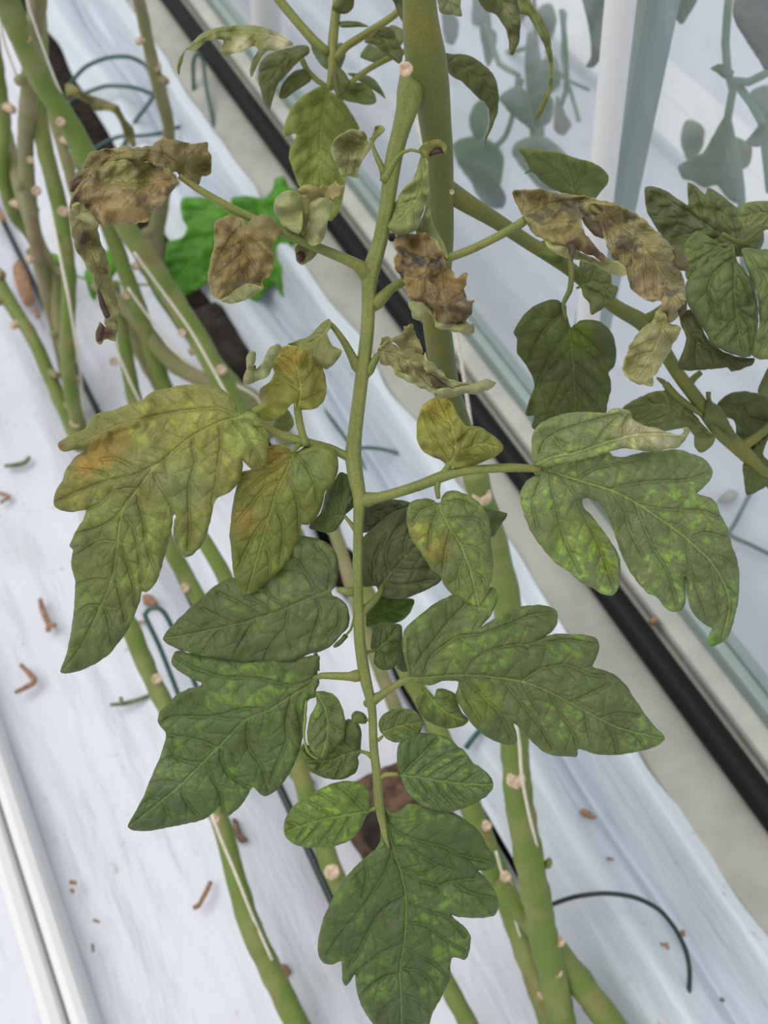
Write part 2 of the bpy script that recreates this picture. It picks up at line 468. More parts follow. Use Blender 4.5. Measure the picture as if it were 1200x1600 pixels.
    A = np.array([[XC[0], XC[1], XC[2]], [YC[0], YC[1], YC[2]], [ZC[0], ZC[1], ZC[2]]])
    W = np.stack([X, Y, z], 1) @ A.T + np.array(tuple(CAM))
    base = wc(col); c = np.tile(base, (len(pv), 1))
    if tip is not None:
        f = np.clip((uu - 0.15) / 0.75, 0, 1)[:, None]; c = c * (1 - f) + wc(tip) * f
    for (sx, sy, sr, sc) in spots:
        q = np.array(cv(fr, [(sx, sy)])[0]); r = sr / FR[fr][2]
        dd = np.sqrt(((pv - q) ** 2).sum(1)) / r + 0.35 * wv2
        f = np.clip(1.25 - dd, 0, 1)[:, None]; f = f * f * (3 - 2 * f)
        c = c * (1 - f) + wc(sc) * f
    tint = np.concatenate([c, np.ones((len(c), 1))], 1)
    o = np.ones(len(pv))
    return dict(v=W, f=T, tint=tint, vd=vd, td=td, md=md, rim=rim, mot=o * mot, brn=o * brn, base=W[int(np.argmin(((pv - b0) ** 2).sum(1)))])
def leaf(name, parent, patches, label=None, solid=0.00035, mat=None):
    vs, fs, at = [], [], {k: [] for k in ('tint', 'vd', 'td', 'md', 'rim', 'mot', 'brn')}
    off = 0
    for p in patches:
        vs.append(p['v']); fs += (p['f'] + off).tolist(); off += len(p['v'])
        for k in at: at[k].append(p[k])
    V = np.concatenate(vs)
    attrs = {k: (('C' if k == 'tint' else 'F'), np.concatenate(at[k])) for k in at}
    o = mesh_obj(name, V, fs, mat or LEAF, parent, org=patches[0]['base'], attrs=attrs, solid=solid)
    if label: o['label'] = label
    return o

def tube_geo(pts, seg=12, step=0.006, ridge=0.0, rag=0.0, seed=0):
    """pts: (x, y, z, radius) in world space"""
    c = catmull([np.array(p, float) for p in pts], step)
    c = np.array(c); n = len(c)
    T = np.gradient(c[:, :3], axis=0); T /= np.linalg.norm(T, axis=1)[:, None] + 1e-12
    a = np.array([0, 0, 1.0]) if abs(T[0][2]) < 0.9 else np.array([1.0, 0, 0])
    x = np.cross(T[0], a); x /= np.linalg.norm(x)
    V = []; 
    for i in range(n):
        x = x - T[i] * (x @ T[i]); x /= np.linalg.norm(x); y = np.cross(T[i], x)
        for k in range(seg):
            th = 2 * math.pi * k / seg
            r = c[i, 3] * (1 + ridge * math.cos(th * 5))
            if rag: r *= 1 + rag * noise.noise(Vector((i * step * 60, math.cos(th) * 1.2 + seed, math.sin(th) * 1.2)))
            V.append(c[i, :3] + r * (x * math.cos(th) + y * math.sin(th)))
    Fc = []
    for i in range(n - 1):
        for k in range(seg):
            k2 = (k + 1) % seg
            Fc.append([i * seg + k, i * seg + k2, (i + 1) * seg + k2, (i + 1) * seg + k])
    V.append(c[0, :3]); V.append(c[-1, :3]); s, e = len(V) - 2, len(V) - 1
    for k in range(seg):
        k2 = (k + 1) % seg
        Fc.append([s, k2, k]); Fc.append([e, (n - 1) * seg + k, (n - 1) * seg + k2])
    return np.array(V), Fc
def join_geo(gs):
    vs, fs, off = [], [], 0
    for v, f in gs:
        vs.append(v); fs += [[i + off for i in q] for q in f]; off += len(v)
    return np.concatenate(vs), fs
def ptube(fr, pts, **kw):
    """pts (x, y, width_px, depth)"""
    c = [(*cv(fr, [p[:2]])[0], p[2], p[3]) for p in pts]
    w_ = [(*P(x, y, d), 0.5 * wd * d / FPX) for x, y, wd, d in c]
    return tube_geo(w_, **kw)
def ftube(fr, pts, width=None, **kw):
    """pts (x, y, height above floor[, width_px])"""
    out = []
    for p in pts:
        x, y = cv(fr, [p[:2]])[0]; z = p[2]; wd = p[3] if len(p) > 3 else width
        out.append((*F(x, y, z), 0.5 * wd * Dz(x, y, z) / FPX))
    return tube_geo(out, **kw)
def box_geo(x0, x1, y0, y1, z0, z1, bev=0.0):
    if bev <= 0:
        V = [(x, y, z) for x in (x0, x1) for y in (y0, y1) for z in (z0, z1)]
        Fc = [[0, 1, 3, 2], [4, 6, 7, 5], [0, 4, 5, 1], [2, 3, 7, 6], [0, 2, 6, 4], [1, 5, 7, 3]]
        return np.array(V, float), Fc
    prof = [(x0, z0), (x1, z0), (x1, z1 - bev), (x1 - bev * .3, z1 - bev * .3), (x1 - bev, z1), (x0 + bev, z1), (x0 + bev * .3, z1 - bev * .3), (x0, z1 - bev)]
    n = len(prof)
    V = [(x, y0, z) for x, z in prof] + [(x, y1, z) for x, z in prof]
    Fc = [[i, (i + 1) % n, n + (i + 1) % n, n + i] for i in range(n)] + [list(range(n))[::-1], list(range(n, 2 * n))]
    return np.array(V, float), Fc

# ================================================================== the setting
X_SLOT = F(300, 480, 0.0).x                     # dark gap between the two film sheets
CURB_H = 0.05
X_CURB = F(1100, 1330, CURB_H).x                # film side edge of the curb
X_PIPE = F(1046, 1050, CURB_H + 0.02).x
X_STEP = F(1075, 1040, CURB_H).x                # where the lighter sill begins
X_PANE = F(1120, 1000, CURB_H + 0.03).x
X_HOSE = F(480, 1340, 0.0).x
Y0, Y1 = -1.2, 5.2
print('XS', X_SLOT, X_CURB, X_PIPE, X_STEP, X_PANE, X_HOSE)

v, f = box_geo(-1.6, X_PANE + 3.6, Y0, Y1, -0.14, -0.06)
tag(mesh_obj('floor', v, f, SOIL, smooth=False), kind='structure')

def sheet(name, xs, ys, hf, mat, xf=None):
    V, Fc = [], []
    for j, y in enumerate(ys):
        for i, x in enumerate(xs):
            xx = xf(x, y, i / (len(xs) - 1)) if xf else x
            V.append((xx, y, hf(xx, y)))
    nx = len(xs)
    for j in range(len(ys) - 1):
        for i in range(nx - 1):
            a = j * nx + i; Fc.append([a, a + 1, a + nx + 1, a + nx])
    return mesh_obj(name, V, Fc, mat, solid=0.001)
def ss(a, b, x):
    t = min(1, max(0, (x - a) / (b - a))); return t * t * (3 - 2 * t)
def gap(y):                                                    # half width of the open slot
    yo = F(370, 600, 0).y
    g = 0.003 + 0.024 * ss(yo - 0.02, yo + 0.05, y)
    for px, py, wd, am in ((538, 880, 0.05, 0.016), (615, 1075, 0.05, 0.008), (585, 1290, 0.05, 0.0)):
        g += am * math.exp(-((y - F(px, py, 0).y) / wd) ** 2)
    return g * (1 + 0.35 * noise.noise(Vector((y * 9, 0, 3))))
def h_left(x, y):
    z = -0.004 + 0.006 * noise.noise(Vector((x * 5, y * 1.6, 1))) + 0.003 * noise.noise(Vector((x * 22, y * 4, 5)))
    z += 0.004 * noise.noise(Vector((x * 40 + y * 6, y * 5, 8)))
    z -= 0.016 * math.exp(-((x - X_HOSE - 0.012) / 0.03) ** 2)
    z += 0.012 * math.exp(-((x - X_HOSE + 0.075) / 0.025) ** 2)
    z -= 0.02 * ss(X_SLOT - 0.03, X_SLOT, x)
    return z
xs = np.linspace(-1.5, X_SLOT, 190)
ys = np.linspace(Y0 + 0.1, Y1 - 0.1, 420)
o = sheet('plastic_film', xs, ys, h_left, FILM, xf=lambda x, y, t: x - gap(y) * t ** 30)
tag(o, 'white plastic ground film on the left, under the leaning stems and dead scraps', 'ground film')
def h_right(x, y):
    z = 0.0 + 0.006 * noise.noise(Vector((x * 7, y * 2.2, 21))) - 0.02 * ss(X_SLOT + 0.035, X_SLOT, x)
    # folds fanning out towards the curb
    ph = (x - X_SLOT) * 60 - (y - 0.1) * 14
    z += 0.004 * math.sin(ph + 2.5 * noise.noise(Vector((x * 3, y * 3, 2)))) * ss(X_SLOT, X_SLOT + 0.1, x) * ss(1.0, 0.2, y)
    xv = X_CURB - 0.045 + 0.012 * noise.noise(Vector((y * 4, 7, 7)))
    z += 0.022 * math.exp(-((x - xv + 0.05) / 0.022) ** 2)
    z -= 0.022 * math.exp(-((x - xv + 0.005) / 0.010) ** 2)
    e = X_CURB - 0.012
    z += (CURB_H + 0.004) * ss(e - 0.028, e + 0.004, x)
    return z
xe = lambda y: X_CURB + 0.006 + 0.014 * noise.noise(Vector((y * 3.2, 3, 3))) + 0.008 * noise.noise(Vector((y * 11, 3, 3)))
xs = np.linspace(0, 1, 150)
def xf(x, y, t):
    a = X_SLOT + gap(y); b = xe(y)
    return a + (b - a) * t
o = sheet('plastic_film', xs, ys, h_right, FILMB, xf=xf)
tag(o, 'bluish white plastic film rumpled and tucked up against the grey curb', 'ground film')

# curb, sill, pane and its frame
v, f = box_geo(X_CURB, X_STEP, Y0, Y1, -0.06, CURB_H, 0.006)
tag(mesh_obj('trim_1', v, f, CONC, smooth=False), kind='structure')
v, f = box_geo(X_STEP, X_PANE - 0.004, Y0, Y1, -0.06, CURB_H + 0.012, 0.006)
tag(mesh_obj('trim_2', v, f, CONCL, smooth=False), kind='structure')
v, f = box_geo(X_PANE - 0.008, X_PANE + 0.02, Y0, Y1, CURB_H + 0.012, CURB_H + 0.034, 0.004)
tag(mesh_obj('trim_3', v, f, ALU, smooth=False), kind='structure')
gm = bpy.data.materials.new('pane_hazy_glass'); t, n, l, b = nt(gm)
b.inputs['Base Color'].default_value = (0.7, 0.78, 0.82, 1); b.inputs['Roughness'].default_value = 0.5
tr = N(n, 'ShaderNodeBsdfTransparent', i_0=(0.925, 0.945, 0.955, 1)); gl = N(n, 'ShaderNodeBsdfGlossy', i_1=0.02)
gl.inputs[0].default_value = (1, 1, 1, 1)
m1 = N(n, 'ShaderNodeMixShader', i_0=0.08); l.new(tr.outputs[0], m1.inputs[1]); l.new(b.outputs[0], m1.inputs[2])
lw = N(n, 'ShaderNodeLayerWeight', i_0=0.5); fr = N(n, 'ShaderNodeMath', operation='MULTIPLY_ADD'); l.new(math_(n, l, 'POWER', lw.outputs['Facing'], 5.0), fr.inputs[0]); fr.inputs[1].default_value = 0.5; fr.inputs[2].default_value = 0.03
m2 = N(n, 'ShaderNodeMixShader'); l.new(fr.outputs[0], m2.inputs[0]); l.new(m1.outputs[0], m2.inputs[1]); l.new(gl.outputs[0], m2.inputs[2])
l.new(m2.outputs[0], n['Material Output'].inputs[0])
v, f = box_geo(X_PANE + 0.003, X_PANE + 0.007, Y0, Y1, CURB_H + 0.034, 2.4)
tag(mesh_obj('window_1', v, f, gm, smooth=False), kind='structure')

# ground beyond the pane
def h_far(x, y):
    return 0.006 * noise.noise(Vector((x * 4, y * 1.6, 31))) + 0.003 * noise.noise(Vector((x * 18, y * 3, 35)))
o = sheet('plastic_film', np.linspace(X_PANE + 0.03, X_PANE + 3.5, 120), np.linspace(Y0 + .1, Y1 - .1, 160), h_far, FILM)
tag(o, 'white ground film seen through the hazy pane', 'ground film')

# black pipe on the curb
rp = 0.5 * 44 * Dz(1046, 1050, CURB_H + 0.02) / FPX
v, f = tube_geo([(X_PIPE, y, CURB_H + rp, rp) for y in np.linspace(Y0, Y1, 30)], seg=28, step=0.2)
o = mesh_obj('black_pipe', v, f, BLACK)
tag(o, 'thick black pipe running along the grey curb', 'pipe')
# vertical white pipe and the flat grey upright beside it
def upright(name, foot, top, wpx, mat, label, cat, square=False, st=False):
    """stands on the sill; foot and top are pixels; the depth comes from the plane it stands in"""
    X = X_PANE - 0.03 if not st else X_PANE + 0.012
    d = DX(*foot, X); b = P(*foot, d)
    z0 = CURB_H + 0.012
    d2 = DX(*top, X); tp = P(*top, d2)
    y0 = b.y + (tp.y - b.y) * 0
    r = 0.5 * wpx * d2 / FPX
    k = (tp - b)
    p0 = b - k * ((b.z - z0) / k.z); p1 = b + k * ((1.9 - b.z) / k.z)
    return p0, p1, r
p0, p1, r = upright('', (898, 700), (970, 0), 50, WHITE, '', '')
v, f = tube_geo([(*p0, r), (*p1, r)], seg=28, step=0.1)
o = mesh_obj('white_post', v, f, WHITE)
tag(o, 'round white post standing before the pane, behind the withered right leaflet', 'post')
v, f = box_geo(-0.5, 0.5, -0.5, 0.5, 0, 1)
q0, q1, r2 = upright('', (946, 400), (1021, 0), 46, ALU, '', '', st=True)
V = []
for (x, y, z) in v:
    p = q0 + (q1 - q0) * z; V.append((p.x + x * 0.03, p.y + y * 2 * r2 * 1.05, p.z))
tag(mesh_obj('trim_4', V, f, ALU, smooth=False), kind='structure')
# second white post at the top, closer to the black pipe
X2 = X_PIPE + 0.06
d = DX(425, 200, X2); b = P(425, 200, d); d2 = DX(415, 0, X2); tp = P(415, 0, d2); k = tp - b
r = 0.5 * 40 * d / FPX
a0 = b - k * ((b.z - CURB_H) / k.z); a1 = b + k * ((1.9 - b.z) / k.z)
v, f = tube_geo([(*a0, r), (*a1, r)], seg=24, step=0.1)
o = mesh_obj('white_post', v, f, WHITE)
tag(o, 'white post standing just behind the black pipe, under the pale curled leaf', 'post')

# white rail on the floor at the lower left
Xa = F(62, 1600, 0.03).x; Xm = F(104, 1600, 0.035).x; Xb = F(146, 1600, 0.03).x
root = empty('ground_rail', (Xm, 0.3, 0), 'white split rail lying along the row at the lower left corner', 'rail')
v, f = box_geo(Xa, Xm - 0.0015, Y0 + .2, Y1 - .3, -0.004, 0.036, 0.012)
mesh_obj('rail_side', v, f, WHITE, root, smooth=False)
v, f = box_geo(Xm + 0.0015, Xb, Y0 + .2, Y1 - .3, -0.004, 0.038, 0.01)
mesh_obj('rail_side', v, f, WHITE, root, smooth=False)
v, f = box_geo(Xm - 0.0015, Xm + 0.0015, Y0 + .2, Y1 - .3, -0.004, 0.026)
mesh_obj('seam', v, f, plain('seam_grey', (120, 116, 118), 0.8), root, smooth=False)
# rails beyond the pane
for a, b_ , lab in (((1020, 140), (1060, 108), 'white rail on the far ground right of the white post'), ((860, 60), (900, 28), 'white rail on the far ground left of the white post')):
    xa = F(*a, 0.02).x; xb = F(*b_, 0.02).x
    v, f = box_geo(min(xa, xb), max(xa, xb), Y0 + .2, Y1 - .3, 0.002, 0.03, 0.01)
    tag(mesh_obj('far_rail', v, f, WHITE, smooth=False), lab, 'rail')

# ================================================================== things on the floor
def ftag(name, v, f, mat, lab, cat, group=None):
    return tag(mesh_obj(name, v, f, mat), lab, cat, group)
v, f = tube_geo([(X_HOSE + 0.006 * math.sin(y * 3), y, 0.0 + 0.004 * math.sin(y * 5), 0.0045) for y in np.linspace(-0.6, 4.6, 60)], seg=10, step=0.05)
ftag('drip_hose', v, f, DTUBE, 'thin dark green hose lying in the crease of the left film', 'hose')
v, f = ftube('A', [(340, 430, .0), (330, 395, .03), (400, 315, .06), (500, 272, .075), (600, 266, .075), (680, 305, .06), (716, 380, .05), (722, 440, .04), (690, 495, .03), (640, 560, .02), (600, 640, .01), (560, 720, .01)], width=6.5)
ftag('drip_tube', v, f, TUBE, 'dark green drip tube in a wide loop at the upper left', 'tube')
v, f = ftube('A', [(300, 500, .005), (360, 455, .01), (430, 425, .03), (500, 403, .04), (600, 406, .04), (660, 420, .03), (720, 445, .02), (745, 470, .01)], width=6)
ftag('drip_tube', v, f, TUBE, 'short flat drip tube arc inside the upper left loop', 'tube')
v, f = ftube('A', [(420, 720, .01), (480, 675, .02), (560, 640, .03), (650, 637, .03), (750, 625, .03), (830, 598, .02), (900, 570, .012)], width=6)
ftag('drip_tube', v, f, TUBE, 'drip tube passing just above the large brown leaflet', 'tube')
v, f = ftube('A', [(905, 560, .01), (908, 420, .05), (905, 300, .08), (925, 250, .1), (950, 280, .09), (965, 400, .07), (1000, 580, .05), (1035, 820, .02), (1060, 940, .006)], width=6)
ftag('wire_stake', v, f, TUBE, 'tall narrow bent green wire stake beside the curb at the top', 'stake')
v, f = ftube('F', [(300, 800, .004), (400, 890, .01), (450, 950, .014), (510, 1030, .012), (570, 1120, .01), (600, 1200, .006)], width=6)
ftag('drip_tube', v, f, TUBE, 'drip tube crossing behind the middle of the leaf stalk', 'tube')
v, f = ftube('F', [(440, 1110, .004), (470, 1085, .01), (560, 1066, .02), (650, 1070, .02), (740, 1095, .02), (820, 1150, .012), (900, 1230, .004)], width=6)
ftag('drip_tube', v, f, TUBE, 'drip tube arching right of the stalk above the centre', 'tube')
v, f = ftube('Q', [(330, 665, .02), (395, 630, .03), (480, 602, .045), (590, 590, .05), (700, 605, .05), (790, 650, .045), (850, 720, .035), (890, 800, .025), (906, 880, .02), (900, 980, .01), (870, 1070, .004), (840, 1140, .004)], width=7.5)
ftag('drip_tube', v, f, DTUBE, 'large dark drip tube loop at the lower right', 'tube')
v, f = ftube('N', [(1250, 1500, .006), (1180, 1320, .02), (1110, 1130, .04), (1000, 850, .07), (925, 690, .09), (906, 640, .095), (930, 608, .1), (985, 598, .1), (1030, 635, .095), (1080, 730, .08), (1150, 900, .05), (1230, 1100, .02), (1270, 1200, .006)], width=8)
ftag('wire_stake', v, f, TUBE, 'bent green wire stake between the two big left leaflets', 'stake')
v, f = ftube('P', [(1175, 765, .01), (1150, 815, .015), (1140, 835, .012), (1170, 850, .012), (1215, 872, .008)], width=7)
ftag('drip_tube', v, f, TUBE, 'green drip tube beyond the pane by the right edge', 'tube')
v, f = ftube('M', [(335, 700, .008), (360, 665, .014), (390, 630, .012), (420, 590, .006)], width=9)
ftag('drip_tube', v, f, TUBE, 'short piece of green tube showing below the right leaflet', 'tube')

# planting blocks
def blob(cx, cy, z, rx, ry, rz, seed=0, n=18, m=10, amp=0.25):
    c = F(cx, cy, z); V = []; Fc = []
    for j in range(m + 1):
        ph = math.pi * j / m
        for i in range(n):
            th = 2 * math.pi * i / n
            q = 1 + amp * noise.noise(Vector((math.cos(th) * 1.5, math.sin(th) * 1.5, ph * 1.4 + seed)))
            V.append((c.x + rx * q * math.sin(ph) * math.cos(th), c.y + ry * q * math.sin(ph) * math.sin(th), c.z + rz * q * math.cos(ph)))
    for j in range(m):
        for i in range(n):
            i2 = (i + 1) % n; Fc.append([j * n + i, j * n + i2, (j + 1) * n + i2, (j + 1) * n + i])
    return np.array(V), Fc
def boxy(cx, cy, z, sx, sy, sz, seed=0):
    c = F(cx, cy, z); n = 7; V = []; Fc = []
    v, f = blob(cx, cy, z, 1, 1, 1, seed, 28, 18, 0)
    cc = np.array(tuple(c)); w_ = v - cc
    m = np.abs(w_).max(1)[:, None]; w_ = w_ / (m ** 0.82)
    w_ = w_ * np.array([sx, sy, sz]) 
    w_ = np.array([q * (1 + 0.10 * noise.noise(Vector(q * 45 + seed))) for q in w_])
    return w_ + cc, f
v, f = boxy(606, 1275, 0.012, 0.045, 0.045, 0.028, 1)
root = tag(mesh_obj('planting_block', v, f, BLOCK), 'brown planting block showing above the lowest leaflet', 'planting block')
hv, hf = blob(588, 1300, 0.040, 0.016, 0.02, 0.005, 3)
mesh_obj('hole', hv, hf, SOIL, root)
v, f = boxy(345, 540, -0.01, 0.03, 0.07, 0.025, 2)
tag(mesh_obj('planting_block', v, f, SOIL), 'dark planting block in the film gap below the bright green seedling', 'planting block')

# scraps of dead leaf and stem
def scrap(pts, wpx, lab, fr='P', mat=None, z=0.01, flat=False):
    if flat:
        g = []
        poly = catmull([np.array(p, float) for p in cv(fr, pts)], 5, True)
        c = np.mean([p[:2] for p in poly], axis=0)
        V = [tuple(F(p[0], p[1], z + 0.004 * noise.noise(Vector((p[0] * .1, p[1] * .1, 1))))) for p in poly]; n = len(V)
        cc = F(c[0], c[1], z + 0.006)
        V2 = [(q[0], q[1], q[2] - 0.002) for q in V]
        VV = V + [tuple(cc)] + V2 + [(cc[0], cc[1], cc[2] - 0.002)]
        Fc = [[i, (i + 1) % n, n] for i in range(n)] + [[n + 1 + (i + 1) % n, n + 1 + i, 2 * n + 1] for i in range(n)] + [[i, n + 1 + i, n + 1 + (i + 1) % n, (i + 1) % n] for i in range(n)]
        o = mesh_obj('dead_scrap', VV, Fc, mat or BROWN)
    else:
        g = []
        for ln in pts:
            k = len(ln)
            g.append(ftube(fr, [(x, y, z, wpx * (0.55 + 0.45 * math.sin(math.pi * (i + 0.8) / (k + 0.6)))) for i, (x, y) in enumerate(ln)], rag=0.3, seg=9, step=0.002, seed=wpx))
        v, f = join_geo(g); o = mesh_obj('dead_scrap', v, f, mat or BROWN)
    return tag(o, lab, 'plant scrap')
DKG = plain('dry_green', (96, 112, 78), 0.9, noise_sc=200, amp=0.3)
scrap([[(250, 545), (262, 600), (285, 660), (310, 700), (350, 710)], [(305, 695), (300, 745)]], 9, 'rust brown forked twig left of the large left leaflet tip', 'N')
scrap([[(130, 955), (175, 1000), (210, 1045), (205, 1070), (150, 1100), (95, 1130)]], 9, 'rust brown twig bent like an elbow near the left edge', 'N')
scrap([[(790, 425), (770, 470), (745, 520)], [(745, 515), (725, 525)]], 8, 'short brown twig on the film at the lower left', 'O')
scrap([[(690, 1205), (760, 1200), (830, 1185), (900, 1160), (940, 1140)], [(755, 1160), (765, 1205)]], 7, 'thin grey-brown twig reaching towards the leaning stem', 'N', DKG)
scrap([(890, 520), (930, 512), (965, 530), (990, 570), (960, 582), (900, 578)], 0, 'brown scrap above the bent wire stake', 'N', flat=True)
scrap([[(840, 690), (880, 690), (905, 690)]], 5, 'small brown crumb left of the bent wire stake', 'N')
scrap([[(8, 728), (25, 727), (40, 722), (46, 714)]], 8, 'dull green leaf scrap on the film at the left', 'P', DKG)
scrap([[(-10, 768), (5, 772), (14, 776), (0, 786)]], 6, 'brown scrap cut by the left edge of the picture', 'P')
scrap([(20, 420), (30, 405), (42, 425), (50, 450), (54, 470), (40, 478), (28, 455)], 0, 'large crumpled brown leaf scrap at the upper left', 'P', flat=True)
scrap([[(50, 482), (58, 490), (60, 496)]], 8, 'brown crumb just below the crumpled scrap', 'P')
scrap([[(0, 330), (4, 340), (6, 346)]], 9, 'brown crumb at the upper left edge', 'P')
scrap([(495, 285), (505, 270), (530, 280), (560, 305), (545, 312), (510, 300)], 0, 'brown leaf scrap on the film right of the lower thick stem', 'Q', flat=True)
scrap([[(595, 458), (622, 464)]], 5, 'small brown crumb below the larger right scrap', 'Q')
scrap([[(665, 640), (668, 665)]], 5, 'brown crumb inside the lower right tube loop', 'Q')
scrap([[(770, 780), (800, 782), (820, 790)], [(818, 775), (824, 800)]], 5, 'little brown twig near the lower right tube loop', 'Q')
scrap([[(878, 728), (884, 752)]], 8, 'brown crumb touching the right of the lower tube loop', 'Q')
scrap([[(262, 428), (285, 432)]], 7, 'brown crumb beside the white rail, upper of two', 'O')
scrap([[(265, 455), (276, 466)]], 6, 'brown crumb beside the white rail, lower of two', 'O')
scrap([(1045, 735), (1075, 738), (1092, 765), (1070, 785), (1050, 765)], 0, 'orange-brown crumb right of the sunlit bend of the leaning stem', 'O', flat=True)
scrap([(870, 190), (890, 195), (905, 240), (930, 270), (900, 280), (880, 250)], 0, 'dark brown scrap beside the leaning stem below the left leaflet', 'O', mat=plain('scrap_dark', (110, 90, 76), 0.9, noise_sc=200, amp=0.4), flat=True)
scrap([[(715, 980), (725, 990), (730, 998)]], 16, 'brown crumb lying on the right sill', 'J', z=CURB_H + 0.016)
scrap([[(346, 660), (350, 690)]], 5, 'dull brown crumb low on the left film', 'O', DKG)
scrap([[(350, 570), (372, 578)]], 5, 'faint brown crumb near the middle of the left film', 'O')
scrap([[(935, 1022), (940, 1035)]], 7, 'dark crumb at the lower right, just right of the tube loop end', 'Q', DKG)
scrap([[(1020, 985), (1035, 995)]], 7, 'dark crumb nearest the lower right corner', 'Q', DKG)
scrap([(1040, 440), (1075, 450), (1070, 475), (1010, 492), (985, 490), (1010, 460)], 0, 'grey-brown scrap beyond the pane, right of the big right leaflet', 'J', mat=plain('scrap_grey', (160, 158, 146), 0.9), flat=True)

# ================================================================== bright green seedling on the floor
SEED = leaf_material('seedling_blade')
root = empty('seedling', F(360, 400, 0.0), 'bright green lobed seedling growing by the film gap at the upper left', 'seedling')
def fleaf(name, parent, fr, pts, z, col, rib=None, zt=None, **kw):
    c = np.mean([p[:2] for p in cv(fr, pts)], axis=0)
    d = Dz(*c, z)
    return leaf(name, parent, [patch(fr, pts, rib, d=d, dt=Dz(*c, zt) if zt is not None else None, col=col, grid=5, **kw)])
BG = (82, 152, 34)
fleaf('leaf_blade', root, 'P', '283,312 300,308 330,310 345,322 372,318 385,330 378,352 384,380 372,400 378,425 362,450 345,448 328,440 308,452 280,466 262,456 254,440 258,400 262,378 283,372 292,356 284,340', 0.05, BG, rib='372,322 330,370 290,420 268,450', mot=0.25, wave=1.5)
fleaf('leaf_blade', root, 'P', '360,312 385,306 412,310 425,296 430,280 444,276 452,292 470,302 482,325 492,350 488,380 497,410 496,440 484,462 466,474 452,466 438,460 430,444 414,458 396,474 374,478 360,466 362,440 372,410 366,380 372,345', 0.045, BG, rib='400,320 425,370 450,420 470,460', mot=0.25, wave=1.5, seed=4)
fleaf('leaf_blade', root, 'P', '60,402 72,394 86,396 96,402 94,418 88,430 74,428 62,418', 0.03, (96, 165, 50), mot=0.2)
fleaf('leaf_blade', root, 'P', '132,425 145,410 160,396 176,384 184,400 182,425 172,436 158,440 148,470 138,455', 0.03, (96, 165, 50), mot=0.2, seed=2)
v, f = ftube('P', [(352, 440, .0), (350, 400, .03), (372, 345, .05), (400, 320, .048)], width=7)
mesh_obj('stem', v, f, plain('seedling_stem', (110, 150, 60), 0.5), root)
v, f = ftube('P', [(352, 440, .0), (240, 445, .012), (150, 440, .03), (90, 420, .03)], width=4)
mesh_obj('stem', v, f, bpy.data.materials['seedling_stem'], root)

# ================================================================== leaning stems of the older plants (behind)
def scar_geo(p, nrm, r, t=0.0025):
    nrm = Vector(nrm).normalized()
    a = nrm.orthogonal().normalized(); b = nrm.cross(a); V = []; n = 14
    p = Vector(p)
    for rr, hh in ((1.12, -t), (1.1, t * .5), (0.85, t * 1.1), (0.5, t * .7)):
        for i in range(n):
            th = 2 * math.pi * i / n; q = 1 + 0.10 * noise.noise(Vector((math.cos(th) * 2, math.sin(th) * 2, p.x * 50)))
            V.append(tuple(p + (a * math.cos(th) + b * math.sin(th)) * r * rr * q + nrm * hh))
    V.append(tuple(p + nrm * t * 0.6))
    Fc = []
    for j in range(3):
        for i in range(n):
            i2 = (i + 1) % n; Fc.append([j * n + i, j * n + i2, (j + 1) * n + i2, (j + 1) * n + i])
    for i in range(n): Fc.append([3 * n + i, 3 * n + (i + 1) % n, 4 * n])
    return np.array(V), Fc
def bgstem(lab, fr, pts, scars=(), mat=None, knobs=0, seed=0, group=None, thin=0.88):
    """pts: x, y, height, width_px ; one old plant, its stem plus its scars"""
    x, y = cv(fr, [pts[-1][:2]])[0]
    root = empty('tomato_plant', F(x, y, pts[-1][2]), lab, 'plant', group)
    pts = [(p[0], p[1], p[2], p[3] * thin) for p in pts]
    v, f = ftube(fr, pts, seg=14, step=0.008, rag=0.16, seed=seed)
    mesh_obj('stem', v, f, mat or STEM_BG, root)
    for (sx, sy, sr, h) in scars:
        px, py = cv(fr, [(sx, sy)])[0]
        c = F(px, py, h); n = (CAM - c).normalized()
        # sit it on the near face of the stem
        pl = [(*cv(fr, [p[:2]])[0], p[2], p[3]) for p in pts]
        cc_ = catmull([np.array(p, float) for p in pl], 4)
        q_ = min(cc_, key=lambda p: (p[0] - px) ** 2 + (p[1] - py) ** 2)
        h = q_[2]; off_ = min(abs(px - q_[0]) / (0.5 * q_[3]), 0.8)
        c = F(px, py, h); rr_ = 0.5 * q_[3] * math.sqrt(1 - off_ * off_) * 0.97 + 0.22 * sr
        v, f = scar_geo(c + n * (rr_ * Dz(px, py, h) / FPX), n, 0.85 * sr * Dz(px, py, h) / FPX, 0.002)
        mesh_obj('leaf_scar', v, f, SCAR, root)
    if knobs:
        rnd = random.Random(seed)
        c = catmull([np.array((*cv(fr, [p[:2]])[0], p[2], p[3]), float) for p in pts], 4)
        for k in range(knobs):
            i = int((k + 0.5 + rnd.uniform(-.25, .25)) * len(c) / knobs); q = c[min(i, len(c) - 1)]
            sd = rnd.choice((-1, 1)); r = q[3] * 0.34
            px, py = q[0] + sd * q[3] * 0.42, q[1]
            p0 = F(px - sd * r, py, q[2]); p1 = F(px + sd * r * 1.0, py + r, q[2] + 0.004); kk = Dz(px, py, q[2]) / FPX
            v, f = tube_geo([(*p0, r * kk), (*p1, r * kk * .8)], seg=9, step=0.004, rag=0.2, seed=k)
            mesh_obj('leaf_scar', v, f, rnd.choice((SCAR, STEM_OLD, STEM_OLD)), root)
    return root
